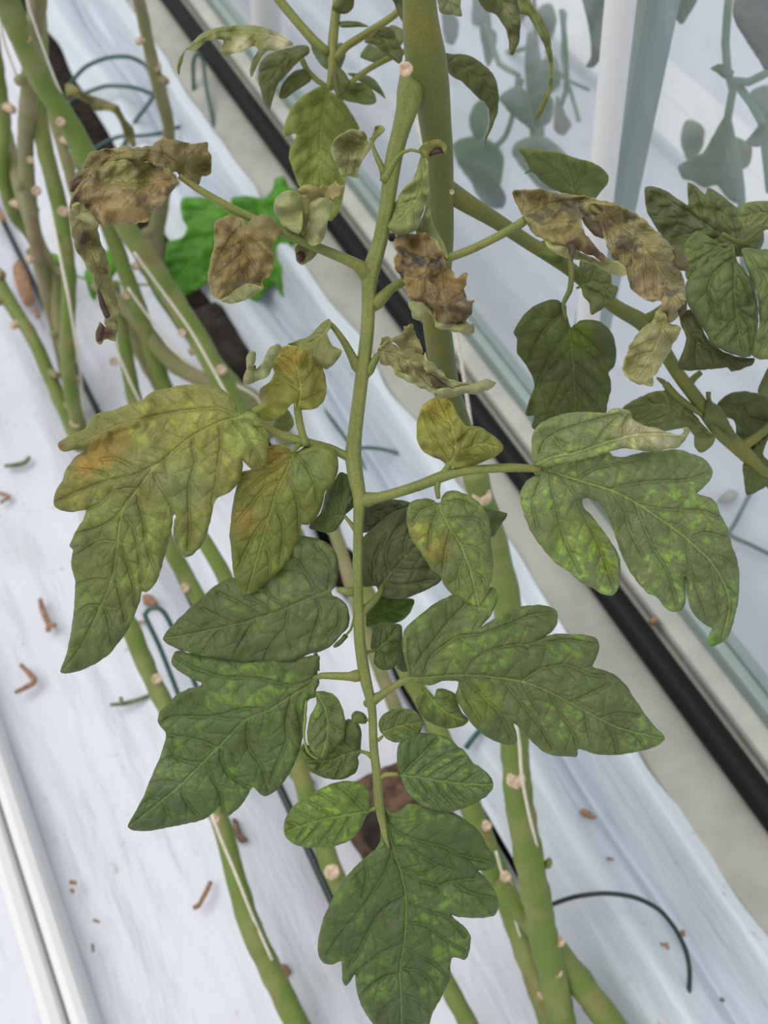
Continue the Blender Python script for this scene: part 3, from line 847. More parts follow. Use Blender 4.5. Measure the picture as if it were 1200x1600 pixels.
bgstem('old plant stem slanting from the top left corner down behind the yellowing leaflet', 'P',
       [(-10, -60, .62, 46), (22, 30, .56, 44), (60, 115, .50, 42), (105, 190, .45, 40), (150, 270, .40, 38), (200, 360, .34, 36), (270, 465, .26, 38), (330, 565, .2, 38), (385, 665, .14, 36), (440, 790, .07, 34), (480, 880, .0, 34)],
       scars=[(42, 60, 7, .54), (95, 190, 8, .46), (285, 520, 7, .24), (346, 578, 9, .19)], seed=1)
bgstem('upright old stem at the left edge ending above the large left leaflet', 'P',
       [(52, -50, .50, 34), (60, 60, .46, 34), (58, 160, .42, 32), (72, 240, .38, 30), (95, 330, .32, 28), (107, 430, .26, 26), (106, 520, .2, 26), (108, 590, .13, 26), (122, 660, .06, 26), (135, 700, .0, 26)],
       scars=[(48, 250, 6, .36), (57, 298, 8, .34), (99, 330, 9, .32), (118, 660, 9, .06)], seed=2)
bgstem('knobbly old stem coming in from the left edge', 'P',
       [(-60, 330, .16, 30), (-10, 430, .13, 28), (20, 480, .11, 26), (52, 530, .09, 24), (78, 590, .06, 24), (102, 645, .03, 24), (125, 700, .0, 22)], knobs=7, seed=3)
bgstem('old stem along the far left side with dark leaf stubs', 'P',
       [(-8, 120, .3, 28), (5, 200, .27, 27), (30, 290, .24, 26), (62, 385, .2, 24), (85, 430, .17, 24), (92, 500, .12, 22), (112, 600, .05, 22), (120, 640, .0, 20)], knobs=6, seed=14, mat=STEM_OLD)
bgstem('thin brownish old stem near the small upper tube loops', 'P',
       [(206, -40, .5, 22), (222, 20, .44, 22), (232, 70, .4, 22), (244, 120, .36, 24), (256, 165, .32, 24), (264, 200, .28, 22), (262, 260, .22, 24), (250, 330, .14, 28), (240, 400, .07, 34), (262, 450, .0, 34)],
       scars=[(245, 103, 8, .38)], knobs=7, mat=STEM_OLD, seed=4)
bgstem('faint green stem crossing below the large brown leaflet', 'P',
       [(120, 240, .40, 24), (160, 330, .3, 26), (205, 450, .22, 28), (232, 530, .15, 30), (255, 600, .09, 30), (300, 700, .04, 28), (330, 760, .0, 28)], scars=[(198, 460, 8, .22), (178, 565, 7, .13)], seed=5)
bgstem('old stem behind the seedling running to the dark gap', 'P',
       [(150, 440, .2, 26), (215, 500, .17, 28), (262, 560, .13, 30), (330, 600, .1, 32), (390, 620, .07, 30), (450, 690, .0, 28)], seed=6, mat=STEM_OLD)
bgstem('short old stem under the top of the yellowing leaflet', 'P',
       [(175, 440, .2, 22), (192, 520, .15, 24), (205, 600, .1, 26), (225, 680, .05, 26), (260, 780, .0, 26)], seed=7)
bgstem('old stem leaning from behind the left leaflets to the bottom edge', 'P',
       [(130, 830, .3, 30), (175, 930, .26, 32), (205, 985, .24, 34), (232, 1050, .21, 32), (262, 1110, .19, 32), (300, 1190, .16, 32), (345, 1285, .13, 34), (368, 1370, .11, 36), (392, 1450, .09, 40), (430, 1530, .06, 42), (475, 1620, .03, 42), (520, 1700, .0, 42)],
       scars=[(245, 1061, 9, .21), (336, 1280, 8, .14)], seed=8)
bgstem('old stem showing between the two yellowing leaflets', 'P',
       [(240, 780, .26, 26), (262, 850, .23, 28), (290, 900, .2, 30), (318, 950, .18, 30), (380, 1060, .12, 30), (430, 1150, .06, 30), (480, 1230, .0, 30)], scars=[(289, 919, 8, .21)], seed=9)
bgstem('old stem behind the oval lower left leaflet', 'P',
       [(310, 830, .3, 26), (350, 900, .27, 28), (400, 1010, .22, 30), (455, 1160, .16, 34), (485, 1260, .12, 34), (520, 1360, .08, 36), (560, 1440, .04, 36), (600, 1500, .0, 36)], scars=[(519, 1362, 13, .08)], seed=10)
bgstem('old stem crossing left behind the lower thick stem', 'P',
       [(560, 900, .3, 30), (620, 1020, .24, 32), (680, 1130, .2, 34), (735, 1260, .16, 40), (765, 1340, .13, 46), (800, 1420, .1, 48), (845, 1540, .06, 52), (880, 1640, .0, 52)],
       scars=[(760, 1290, 9, .15), (789, 1382, 14, .12), (849, 1552, 10, .06)], seed=11)
bgstem('old stem crossing right behind the lower thick stem', 'P',
       [(775, 1380, .14, 34), (830, 1440, .12, 42), (880, 1500, .09, 46), (925, 1560, .06, 50), (975, 1630, .03, 50), (1020, 1700, .0, 50)], scars=[(790, 1370, 10, .15)], seed=12)
bgstem('short old stem at the bottom edge right of the lowest leaflet', 'P',
       [(670, 1480, .1, 30), (700, 1540, .08, 32), (732, 1600, .05, 34), (770, 1680, .0, 34)], seed=13)
bgstem('pale dried stem behind the right node of the stalk', 'P',
       [(520, 820, .2, 22), (545, 900, .17, 24), (575, 1000, .13, 24), (620, 1110, .08, 26), (660, 1200, .03, 26), (700, 1270, .0, 24)], mat=STEM_OLD, seed=15)

bgstem('brown-green old stem in the upper left corner beside the slanting one', 'P',
       [(62, -60, .6, 30), (60, 0, .56, 30), (52, 70, .5, 30), (44, 150, .45, 30), (40, 230, .38, 28), (48, 330, .28, 26), (66, 430, .18, 24), (90, 520, .08, 24), (105, 590, .0, 24)], knobs=5, seed=21, mat=STEM_OLD)
bgstem('old stem cut by the left edge above the thin hose', 'P',
       [(-20, 20, .42, 28), (-6, 110, .36, 28), (6, 190, .3, 26), (2, 260, .26, 24), (20, 330, .2, 24), (50, 370, .14, 22), (70, 420, .06, 22), (80, 460, .0, 22)], knobs=4, seed=22)
bgstem('pale thin old stem below the slanting one, left of the withered tail', 'P',
       [(60, 120, .36, 20), (95, 220, .3, 20), (118, 300, .25, 22), (150, 400, .2, 22), (180, 470, .14, 24), (225, 560, .08, 24), (270, 640, .0, 24)], seed=23, knobs=4, mat=STEM_OLD)
bgstem('faint old stem crossing towards the dark gap under the brown leaflet', 'P',
       [(195, 330, .3, 22), (230, 420, .23, 24), (280, 500, .16, 24), (330, 560, .1, 26), (400, 640, .03, 26), (430, 680, .0, 26)], seed=24, knobs=3)

# lower thick stem of the neighbour plant: the one the main stem seems to run into
root_low = bgstem('thick smooth green stem down the right of the lowest leaflet', 'P',
       [(742, 740, .50, 40), (765, 820, .45, 42), (783, 890, .41, 44), (797, 980, .37, 46), (803, 1080, .32, 46), (804, 1170, .28, 46), (812, 1260, .24, 46), (830, 1360, .19, 47), (853, 1480, .12, 46), (880, 1600, .05, 42), (890, 1680, .0, 42)],
       scars=[(753, 775, 17, .49), (806, 1217, 16, .26), (870, 1519, 9, .10), (874, 1471, 9, .13)], seed=16, thin=1.0)

wl = bpy.data.objects['tomato_plant']
WLP = [patch('A', '305,395 345,398 390,430 450,455 520,480 555,495 590,560 625,600 638,680 620,690 585,640 560,570 520,520 450,520 420,490 360,460 320,465', d=Dz(160, 160, .36), dt=Dz(160, 160, .34), col=(128, 128, 72), mot=0, vein=False, grid=5, wave=4, seed=301)]
leaf('withered_leaf', wl, WLP)

mesh_obj('side_bud', *ftube('P', [(848, 1352, .18, 10), (856, 1350, .195, 14), (859, 1343, .20, 8)], seg=10, step=.003), STEM_BG, root_low)
# twine
def twine(lab, pts, fr='P', wpx=4.5):
    v, f = ftube(fr, pts, width=wpx, seg=7, step=0.01)
    o = mesh_obj('support_twine', v, f, TWINE)
    return tag(o, lab, 'twine')
twine('white twine along the slanting upper left stem', [(28, -60, .64), (42, 0, .62), (62, 60, .57), (87, 127, .50), (105, 165, .45)])
twine('white twine left of the upright left stem', [(0, 30, .5), (8, 70, .47), (30, 130, .43), (46, 170, .40)])
twine('pale twine hanging beside the upright left stem', [(48, 110, .46), (62, 160, .42), (72, 260, .34), (90, 380, .30), (108, 470, .26), (122, 560, .16), (132, 640, .04), (134, 660, .0)])
twine('pale twine on the stem that runs above the yellowing leaflet', [(210, 395, .36), (250, 450, .31), (300, 520, .26), (355, 618, .2), (372, 650, .17)])
twine('pale twine on the stem below the brown hanging tip', [(175, 520, .2), (188, 560, .16), (205, 600, .13), (220, 630, .10), (235, 655, .06), (250, 690, .0)])
twine('pale twine crossing the old stems left of the gap', [(200, 450, .26), (240, 505, .21), (285, 560, .17), (340, 590, .13), (400, 620, .1), (430, 680, .0)])
twine('pink-white twine on the leaning lower left stem', [(330, 1270, .17), (345, 1310, .155), (362, 1350, .14), (380, 1395, .125), (398, 1440, .10), (425, 1500, .08)], wpx=5)
twine('white twine down the right side of the lower thick stem', [(806, 1130, .33), (812, 1165, .31), (815, 1210, .29), (826, 1270, .25), (845, 1350, .2), (857, 1420, .16), (862, 1450, .14)], wpx=5.5)
twine('pale twine left of the bottom crossing stems', [(775, 1330, .16), (800, 1420, .12), (825, 1500, .08), (845, 1560, .05), (860, 1620, .0)])

# ================================================================== plants behind the pane, standing in for reflections in it
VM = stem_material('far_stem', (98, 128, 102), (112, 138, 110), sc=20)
def beyond(name, parent, fr, pts, extra, col, rib=None, **kw):
    c = np.mean([p[:2] for p in cv(fr, pts)], axis=0)
    d = DX(*c, X_PANE + extra)
    return leaf(name, parent, [patch(fr, pts, rib, d=d, dt=d + 0.03, col=col, grid=6, vein=False, mot=0.2, **kw)])
def btube(parent, fr, pts, wpx, extra, mat=None):
    g = []
    for ln in pts:
        q = []
        for x, y in ln:
            px, py = cv(fr, [(x, y)])[0]; d = DX(px, py, X_PANE + extra); q.append((*P(px, py, d), 0.5 * wpx * d / FPX))
        g.append(tube_geo(q, seg=9, step=0.02))
    v, f = join_geo(g)
    return mesh_obj('stem', v, f, mat or VM, parent)
gr = (84, 112, 88); gd = (92, 100, 96)  # haze of the pane is greyed into these leaf colours
r1 = empty('tomato_plant', P(1150, 300, DX(1150, 300, X_PANE + .12)), 'hazy tomato plant behind the pane at the upper right, standing in for a reflection', 'plant')
btube(r1, 'D', [[(1020, -60), (1000, 200), (1010, 330), (1035, 420), (1010, 560), (1060, 780), (1080, 1000), (1090, 1300)], [(1030, 380), (1110, 385), (1190, 345)], [(1060, 400), (1120, 480), (1170, 570), (1195, 760), (1210, 900)]], 13, 0.12)
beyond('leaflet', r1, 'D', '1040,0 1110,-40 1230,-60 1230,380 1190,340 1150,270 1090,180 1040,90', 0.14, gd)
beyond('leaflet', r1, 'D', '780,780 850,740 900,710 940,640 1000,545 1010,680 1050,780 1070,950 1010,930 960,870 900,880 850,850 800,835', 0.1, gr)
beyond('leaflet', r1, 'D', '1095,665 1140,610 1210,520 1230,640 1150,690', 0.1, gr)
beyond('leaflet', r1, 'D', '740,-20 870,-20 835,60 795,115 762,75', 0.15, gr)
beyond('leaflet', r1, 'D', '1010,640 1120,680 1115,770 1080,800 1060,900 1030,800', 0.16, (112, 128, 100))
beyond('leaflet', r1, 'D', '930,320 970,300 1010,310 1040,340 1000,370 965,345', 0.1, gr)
r2 = empty('tomato_plant', P(760, 200, DX(760, 200, X_PANE + .15)), 'hazy tomato plant behind the pane between main stem and white post, standing in for a reflection', 'plant')
btube(r2, 'C', [[(640, -40), (660, 200), (720, 400), (840, 470), (830, 560)], [(480, 880), (600, 960), (760, 850), (860, 500)], [(1110, 60), (1130, 250), (1140, 560), (1080, 700)]], 9, 0.15)
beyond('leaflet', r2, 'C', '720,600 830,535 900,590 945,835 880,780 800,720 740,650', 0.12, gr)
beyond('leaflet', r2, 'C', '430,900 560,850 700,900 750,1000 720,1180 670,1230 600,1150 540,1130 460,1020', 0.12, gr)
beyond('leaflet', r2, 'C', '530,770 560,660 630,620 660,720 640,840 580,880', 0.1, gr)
beyond('leaflet', r2, 'C', '900,200 960,240 990,500 1000,940 930,960 900,700 880,400', 0.3, (110, 126, 122))  # leaf shape added for a vertical grey band in the pane
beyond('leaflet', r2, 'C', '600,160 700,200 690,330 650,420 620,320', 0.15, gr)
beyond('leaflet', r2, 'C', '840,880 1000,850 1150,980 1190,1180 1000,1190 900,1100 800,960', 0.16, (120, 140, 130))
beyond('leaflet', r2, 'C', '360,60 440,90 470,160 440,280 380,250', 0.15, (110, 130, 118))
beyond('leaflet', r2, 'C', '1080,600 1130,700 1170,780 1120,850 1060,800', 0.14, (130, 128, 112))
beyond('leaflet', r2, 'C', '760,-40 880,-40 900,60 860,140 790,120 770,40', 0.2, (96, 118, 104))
beyond('leaflet', r2, 'C', '520,1000 640,1040 760,1220 740,1300 640,1290 560,1180', 0.05, (70, 88, 80))  # dark leaf shape added for the greenish band near the curb
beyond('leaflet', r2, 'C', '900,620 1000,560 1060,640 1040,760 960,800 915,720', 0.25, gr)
r4 = empty('tomato_plant', P(800, 60, DX(800, 60, X_PANE + .4)), 'faint grey-green stems added far behind the pane left of the white post, standing in for reflections', 'plant')
btube(r4, 'C', [[(560, -60), (590, 200), (560, 420), (600, 700)], [(930, -60), (950, 200), (930, 500), (950, 900)], [(560, 220), (700, 330), (900, 300)], [(420, 640), (560, 560), (720, 520)]], 8, 0.4)
btube(r4, 'D', [[(250, 60), (240, 300), (320, 600), (330, 900)], [(160, 240), (240, 360), (360, 420)]], 6, 0.4)
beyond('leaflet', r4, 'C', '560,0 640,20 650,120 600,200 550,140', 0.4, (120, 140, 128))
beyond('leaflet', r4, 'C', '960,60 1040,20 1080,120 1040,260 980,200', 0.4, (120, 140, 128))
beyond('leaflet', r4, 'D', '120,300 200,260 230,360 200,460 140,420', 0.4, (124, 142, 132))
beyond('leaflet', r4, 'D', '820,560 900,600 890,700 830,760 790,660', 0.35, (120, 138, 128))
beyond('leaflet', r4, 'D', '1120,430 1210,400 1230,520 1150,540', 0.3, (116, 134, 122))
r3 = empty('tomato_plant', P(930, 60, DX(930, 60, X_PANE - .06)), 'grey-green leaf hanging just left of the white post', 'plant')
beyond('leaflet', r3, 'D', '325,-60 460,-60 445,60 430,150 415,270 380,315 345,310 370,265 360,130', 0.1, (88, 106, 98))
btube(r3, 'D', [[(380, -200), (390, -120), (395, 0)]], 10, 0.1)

# ================================================================== the main tomato plant
plant = empty('tomato_plant', P(672, 130, .44), 'large tomato plant in front, thick hairy stem with a yellowing, withering compound leaf', 'plant')
MS = [(652, -90, 50, .40), (655, 0, 53, .41), (659, 50, 60, .42), (666, 95, 64, .43), (673, 130, 58, .44), (679, 180, 52, .455), (685, 240, 46, .47), (687, 300, 44, .49), (686, 380, 45, .51), (682, 450, 44, .53), (682, 500, 44, .54), (690, 560, 43, .555), (698, 610, 42, .57), (715, 660, 40, .585), (735, 720, 38, .60)]
ms = mesh_obj('main_stem', *ptube('P', MS, seg=24, step=0.004, rag=0.03), STEM, plant)
c = P(634, 108, .417)
mesh_obj('leaf_scar', *scar_geo(c, (CAM - c) + Vector((0.05, -.05, 0)), 10 * .43 / FPX, .0008), SCAR, ms)
mesh_obj('leaf_scar', *scar_geo(P(706, 300, .474), (CAM - P(706, 300, .474)), 4 * .43 / FPX, .0006), SCAR, ms)
twine('white twine wound between the main stem and the leaf stalk', [(0, 0, 0)][:0] or [(645, 165, F(645, 165, 0).z)][:0] or [(640, 60, .70), (648, 170, .645), (658, 215, .63), (666, 255, .615), (675, 310, .60), (684, 360, .59), (700, 430, .57), (713, 520, .535), (725, 590, .50), (736, 665, .46)], wpx=6)

compound = mesh_obj('leaf_stalk', *join_geo([
    ptube('P', [(668, 50, 24, .436), (661, 80, 36, .436), (650, 112, 46, .436), (641, 145, 42, .437), (636, 170, 34, .438), (626, 205, 27, .44), (615, 250, 26, .442), (603, 330, 23, .444), (594, 375, 23, .446), (583, 412, 26, .447), (577, 440, 24, .448), (576, 475, 21, .449), (573, 525, 21, .45), (564, 600, 21, .452), (555, 675, 22, .453), (552, 712, 25, .453), (556, 745, 24, .453), (562, 778, 20, .453), (560, 820, 16, .453), (559, 869, 15, .453), (559, 925, 16, .453), (562, 1000, 17, .452), (570, 1056, 18, .452), (578, 1090, 15, .451), (582, 1115, 13, .451), (584, 1167, 13, .45), (589, 1212, 14, .45), (592, 1255, 14, .449), (597, 1282, 12, .448), (603, 1310, 7, .448), (608, 1325, 3, .4485)], seg=30, step=.003, ridge=.07, rag=.04),
    ptube('P', [(584, 442, 18, .4515), (573, 427, 27, .4475), (560, 415, 20, .445), (540, 405, 17, .443), (480, 380, 15, .44), (430, 357, 14, .437), (370, 330, 14, .434), (320, 302, 12, .431), (280, 275, 9, .428)], seg=12, step=.004, ridge=.06),
    ptube('P', [(576, 484, 16, .453), (588, 472, 25, .4495), (599, 463, 19, .45), (612, 450, 15, .451), (630, 440, 14, .452), (655, 420, 12, .453), (690, 407, 12, .452), (704, 402, 13, .451), (740, 388, 13, .448), (780, 368, 13, .445), (812, 350, 15, .442), (828, 338, 13, .44)], seg=12, step=.004, ridge=.05),
    ptube('P', [(566, 584, 14, .455), (558, 571, 21, .4515), (551, 559, 15, .45), (540, 538, 12, .448), (528, 520, 10, .446), (514, 504, 8, .445), (506, 508, 6, .445)], seg=10, step=.003),
    ptube('P', [(566, 590, 14, .455), (576, 578, 19, .4515), (583, 567, 14, .451), (590, 556, 11, .45), (602, 548, 8, .448)], seg=10, step=.003),
    ptube('P', [(555, 718, 20, .453), (540, 712, 14, .453), (515, 700, 13, .452), (490, 694, 14, .45), (465, 688, 16, .448), (440, 680, 13, .446), (420, 670, 12, .442), (398, 660, 10, .436)], seg=12, step=.003),
    ptube('P', [(478, 696, 16, .448), (473, 680, 12, .447), (468, 660, 12, .446), (465, 640, 12, .444), (462, 625, 6, .443)], seg=10, step=.003),
    ptube('P', [(470, 690, 12, .448), (462, 700, 9, .446), (455, 706, 7, .444)], seg=8, step=.003),
    ptube('P', [(558, 782, 18, .456), (574, 781, 24, .4525), (590, 778, 17, .452), (620, 770, 16, .45), (660, 757, 17, .448), (690, 745, 18, .446), (720, 737, 15, .445), (760, 733, 14, .444), (800, 731, 14, .442), (845, 733, 11, .44)], seg=12, step=.004, ridge=.05),
    ptube('P', [(690, 745, 14, .446), (700, 730, 11, .445), (704, 716, 8, .444)], seg=9, step=.003),
    ptube('P', [(684, 748, 12, .446), (683, 765, 9, .446), (685, 778, 7, .444)], seg=9, step=.003),
    ptube('P', [(560, 927, 12, .456), (550, 925, 16, .4535), (540, 924, 13, .453), (527, 921, 8, .453)], seg=9, step=.003),
    ptube('P', [(558, 832, 9, .453), (548, 818, 7, .455), (538, 806, 5, .457)], seg=8, step=.003),
    ptube('P', [(562, 962, 14, .453), (572, 950, 13, .455), (585, 938, 11, .458), (594, 925, 8, .462), (598, 912, 6, .464)], seg=9, step=.003),
    ptube('P', [(568, 1056, 15, .455), (556, 1056, 20, .4525), (545, 1057, 14, .453), (520, 1056, 12, .454), (502, 1056, 10, .455), (490, 1060, 7, .456)], seg=10, step=.003),
    ptube('P', [(572, 1100, 12, .454), (582, 1094, 19, .4515), (594, 1087, 14, .451), (612, 1075, 11, .45), (630, 1064, 12, .449), (648, 1058, 11, .448), (665, 1056, 7, .447)], seg=10, step=.003),
    ptube('P', [(562, 1020, 8, .453), (575, 1019, 6, .455), (586, 1016, 5, .456)], seg=8, step=.003),
    ptube('P', [(582, 1184, 8, .45), (574, 1177, 7, .452), (564, 1174, 5, .454)], seg=8, step=.003),
    ptube('P', [(590, 1217, 9, .45), (604, 1210, 8, .449), (622, 1210, 6, .447)], seg=8, step=.003),
    ptube('P', [(584, 1130, 6, .45), (577, 1126, 5, .451), (572, 1124, 4, .452)], seg=8, step=.003),
    ptube('P', [(585, 1158, 7, .45), (592, 1156, 6, .45), (598, 1150, 4, .449)], seg=8, step=.003),
    ptube('P', [(592, 1262, 8, .449), (586, 1263, 7, .449), (578, 1266, 5, .448)], seg=8, step=.003),
    ptube('P', [(558, 950, 6, .453), (548, 984, 4, .454), (541, 992, 4, .455)], seg=8, step=.003),
    ptube('P', [(601, 278, 14, .443), (598, 265, 11, .443), (590, 248, 9, .442), (583, 230, 6, .442), (579, 215, 5, .441)], seg=8, step=.003),
    ptube('P', [(599, 285, 15, .441), (608, 268, 13, .440), (618, 250, 9, .439), (630, 238, 6, .437), (642, 234, 5, .435), (658, 238, 5, .434)], seg=8, step=.003),
]), STALK, plant, org=P(650, 150, .44))
def LF(patches, label=None, name='leaflet', parent=None, **kw):
    return leaf(name, parent or compound, patches if isinstance(patches, list) else [patches], label, **kw)

# --- big leaflets
G = dict
LF([patch('H', '780,165 762,120 735,85 700,62 640,50 580,52 520,62 460,75 430,92 410,112 360,125 310,145 265,155 230,163 217,185 200,215 160,235 120,255 100,270 102,292 125,300 165,292 200,300 165,320 145,345 125,375 115,410 95,440 82,475 85,505 110,522 150,528 185,522 203,522 190,560 165,600 147,640 141,655 154,668 150,690 148,720 150,740 162,790 160,850 155,920 145,990 130,1060 107,1125 125,1132 170,1125 230,1100 290,1060 330,1010 370,950 390,900 405,860 412,825 425,828 450,812 475,770 495,700 510,640 525,590 528,545 536,535 542,545 534,560 532,600 535,640 550,675 575,697 600,690 635,655 655,610 665,570 675,530 690,480 720,465 755,440 780,400 790,350 787,332 800,345 830,372 855,370 875,340 885,290 885,240 870,200 840,165 810,152',
    rib='790,170 720,185 660,212 600,245 520,310 450,372 400,440 350,500 330,570 320,650 300,780 250,900 180,1040 120,1120',
    d=.437, dt=.452, fold=.16, droop=.05, col=(136, 142, 78), tip=(98, 118, 66), seed=3, puck=1.3, wave=1.2, mot=.45,
    spots=[(270, 300, 75, (166, 140, 66)), (200, 360, 60, (158, 130, 62)), (330, 250, 60, (160, 142, 72)), (110, 280, 22, (120, 86, 60)), (800, 200, 110, (136, 152, 84)), (150, 450, 80, (128, 128, 62)), (640, 160, 90, (146, 148, 78)), (560, 420, 110, (138, 150, 98)), (440, 330, 90, (140, 148, 92))],  # yellowing patches; the two greyish central spots paint the whitish sheen
    veins=['760,165 700,140 560,150 430,175 320,205 200,262 112,285', '520,310 470,345 400,385 340,400 300,408 240,425 150,462 90,492', '610,238 600,280 612,340 590,420 588,500 592,590 585,670', '700,195 708,260 700,340 690,420 675,500', '750,180 790,230 830,290 860,345', '770,178 810,190 850,215 875,245',
           '450,372 480,430 520,500 530,560', '400,440 400,490 420,570 428,650 470,760', '395,440 350,440 300,455 250,500 210,515', '340,530 380,590 400,680 410,790', '325,620 350,700 380,800 385,880', '345,510 300,560 240,590 170,610', '322,640 260,640 200,670 155,700', '305,760 330,840 350,930', '300,790 240,780 165,800', '265,870 290,940 300,1020', '260,880 210,880 158,920', '400,385 360,350 320,330 260,330', '300,408 260,380 200,370 140,365'],
    roll=[(395, 195, 130, 290, -14, 9), (400, 205, 300, 235, 16, 5)])],
   'large left leaflet yellowing to orange at the upper lobe')
LF(patch('H', '975,296 955,282 920,275 885,285 865,320 845,350 815,372 785,380 772,420 755,500 742,600 748,680 755,750 770,800 795,835 820,835 860,810 910,765 960,710 985,660 1003,612 1010,576 1035,575 1060,555 1085,510 1100,450 1125,430 1142,390 1148,340 1135,300 1105,278 1070,272 1030,282 1000,298 988,302',
    rib='985,300 950,385 918,450 885,560 860,650 835,740 808,830', d=.446, dt=.455, fold=.1, col=(116, 126, 58), tip=(104, 118, 50), seed=5, mot=.45, puck=1.2,
    spots=[(900, 310, 70, (152, 132, 56)), (800, 560, 70, (138, 126, 56)), (1040, 380, 90, (108, 128, 72)), (860, 400, 90, (134, 130, 58))],
    veins=['975,320 920,360 860,400 800,450', '990,310 1030,360 1060,420 1070,480', '950,385 985,450 1000,520 1000,600', '935,410 880,430 820,500 765,570', '905,490 940,570 940,640 930,720', '890,540 840,600 800,680 770,750', '868,620 890,690 890,760', '980,310 920,315 885,340']),
   'yellow and green leaflet below the middle left node')
LF(patch('H', '1140,802 1148,760 1145,700 1120,655 1075,630 1040,622 1005,618 975,640 940,690 860,740 800,770 755,775 720,785 680,810 640,845 590,890 540,940 500,985 492,1005 510,1025 560,1045 620,1062 680,1072 750,1080 800,1090 840,1098 900,1092 960,1088 1000,1075 1040,1060 1080,1050 1120,1030 1160,990 1185,960 1190,920 1180,880 1150,850 1130,842 1122,825',
    rib='1140,810 1090,832 1040,850 900,910 760,950 600,985 500,1003', d=.453, dt=.462, fold=.12, col=(92, 108, 66), tip=(90, 110, 60), seed=7, mot=.45, side=7,
    veins=['1110,820 1120,760 1100,700 1060,650', '1070,838 1040,780 1000,720 960,690', '960,885 900,850 860,800 800,775', '1060,842 1080,900 1060,970 1040,1040', '960,888 950,960 900,1020 870,1085', '860,922 800,880 740,850 700,830', '840,928 800,990 760,1060', '760,950 700,920 640,890', '1120,825 1150,880 1150,950 1110,1020', '720,960 680,1000 640,1055', '900,910 860,870 800,850']))
LF(patch('K', '842,190 850,150 845,118 740,130 600,140 480,130 380,118 300,106 255,100 236,128 240,160 270,185 320,215 360,232 355,245 310,255 260,280 220,320 190,350 178,390 190,415 212,440 205,490 180,560 150,630 120,700 90,760 60,808 54,833 90,848 160,845 240,830 310,815 370,800 410,770 435,745 445,778 470,785 500,765 530,735 555,695 575,665 590,680 615,702 640,700 680,670 720,620 750,560 770,500 785,430 790,380 800,310 820,295 838,290 838,260 850,232',
    rib='852,212 800,245 740,282 640,345 540,388 450,480 370,560 270,660 160,750 60,830', d=.458, dt=.468, fold=.1, col=(92, 114, 62), tip=(84, 108, 62), seed=9, mot=.85, puck=1.2,
    veins=['830,212 740,243 600,215 440,205 320,165 245,120', '640,345 540,340 400,372 250,372 190,398', '540,385 400,373 340,330 270,300', '740,285 712,380 712,480 660,600 640,690', '560,385 550,440 560,510 610,580 640,690', '450,480 440,540 470,610 540,660 570,665', '425,505 380,480 300,460 220,450', '380,555 400,620 440,700 450,770', '360,570 300,560 240,540 190,560', '270,655 290,720 350,790', '275,655 220,640 150,650', '200,720 220,780 240,825', '190,730 140,720 100,760', '780,262 760,330 775,420'], spots=[(240, 640, 110, (98, 120, 80)), (900, 330, 80, (104, 126, 66))]))
LF(patch('K', '838,268 870,268 910,280 935,310 950,350 958,400 953,450 930,490 900,520 870,545 840,535 812,505 800,465 803,420 812,370 840,320 838,295',
    rib='838,268 870,330 885,400 880,470 860,535', d=.452, dt=.455, col=(102, 124, 70), fold=.15, seed=11, side=4), 'small leaflet overlapping the round dark one at the lower left')
LF(patch('K', '792,300 800,310 796,400 792,450 800,500 820,532 850,548 830,548 805,530 788,490 782,440 785,380', d=.456, col=(124, 146, 86), mot=0, vein=False, grid=3))
LF(patch('K', '1022,502 1025,450 1018,410 1000,390 970,385 940,400 900,450 860,500 820,500 790,480 778,500 780,540 800,590 850,620 910,635 960,630 1000,605 1015,570 1010,540 1028,522',
    rib='1024,515 960,530 880,560 800,560', d=.458, dt=.462, col=(86, 104, 52), seed=13, side=4, mot=.5), 'round dark leaflet tucked behind a smaller one')
LF(patch('K', '985,370 1000,352 1030,355 1048,378 1045,400 1015,402 990,395', d=.452, col=(92, 112, 60), mot=.2, vein=False))
LF(patch('K', '1068,745 1060,690 1030,655 980,640 930,645 870,665 800,705 740,750 710,800 702,850 720,885 770,912 840,918 920,910 980,885 1020,840 1042,790 1058,772',
    rib='1068,765 950,785 830,810 718,850', d=.449, dt=.452, fold=.1, col=(98, 124, 60), seed=15, side=5, mot=1.0, spots=[(900, 710, 90, (112, 140, 66))]), 'oval leaflet mottled light green, last on the left')
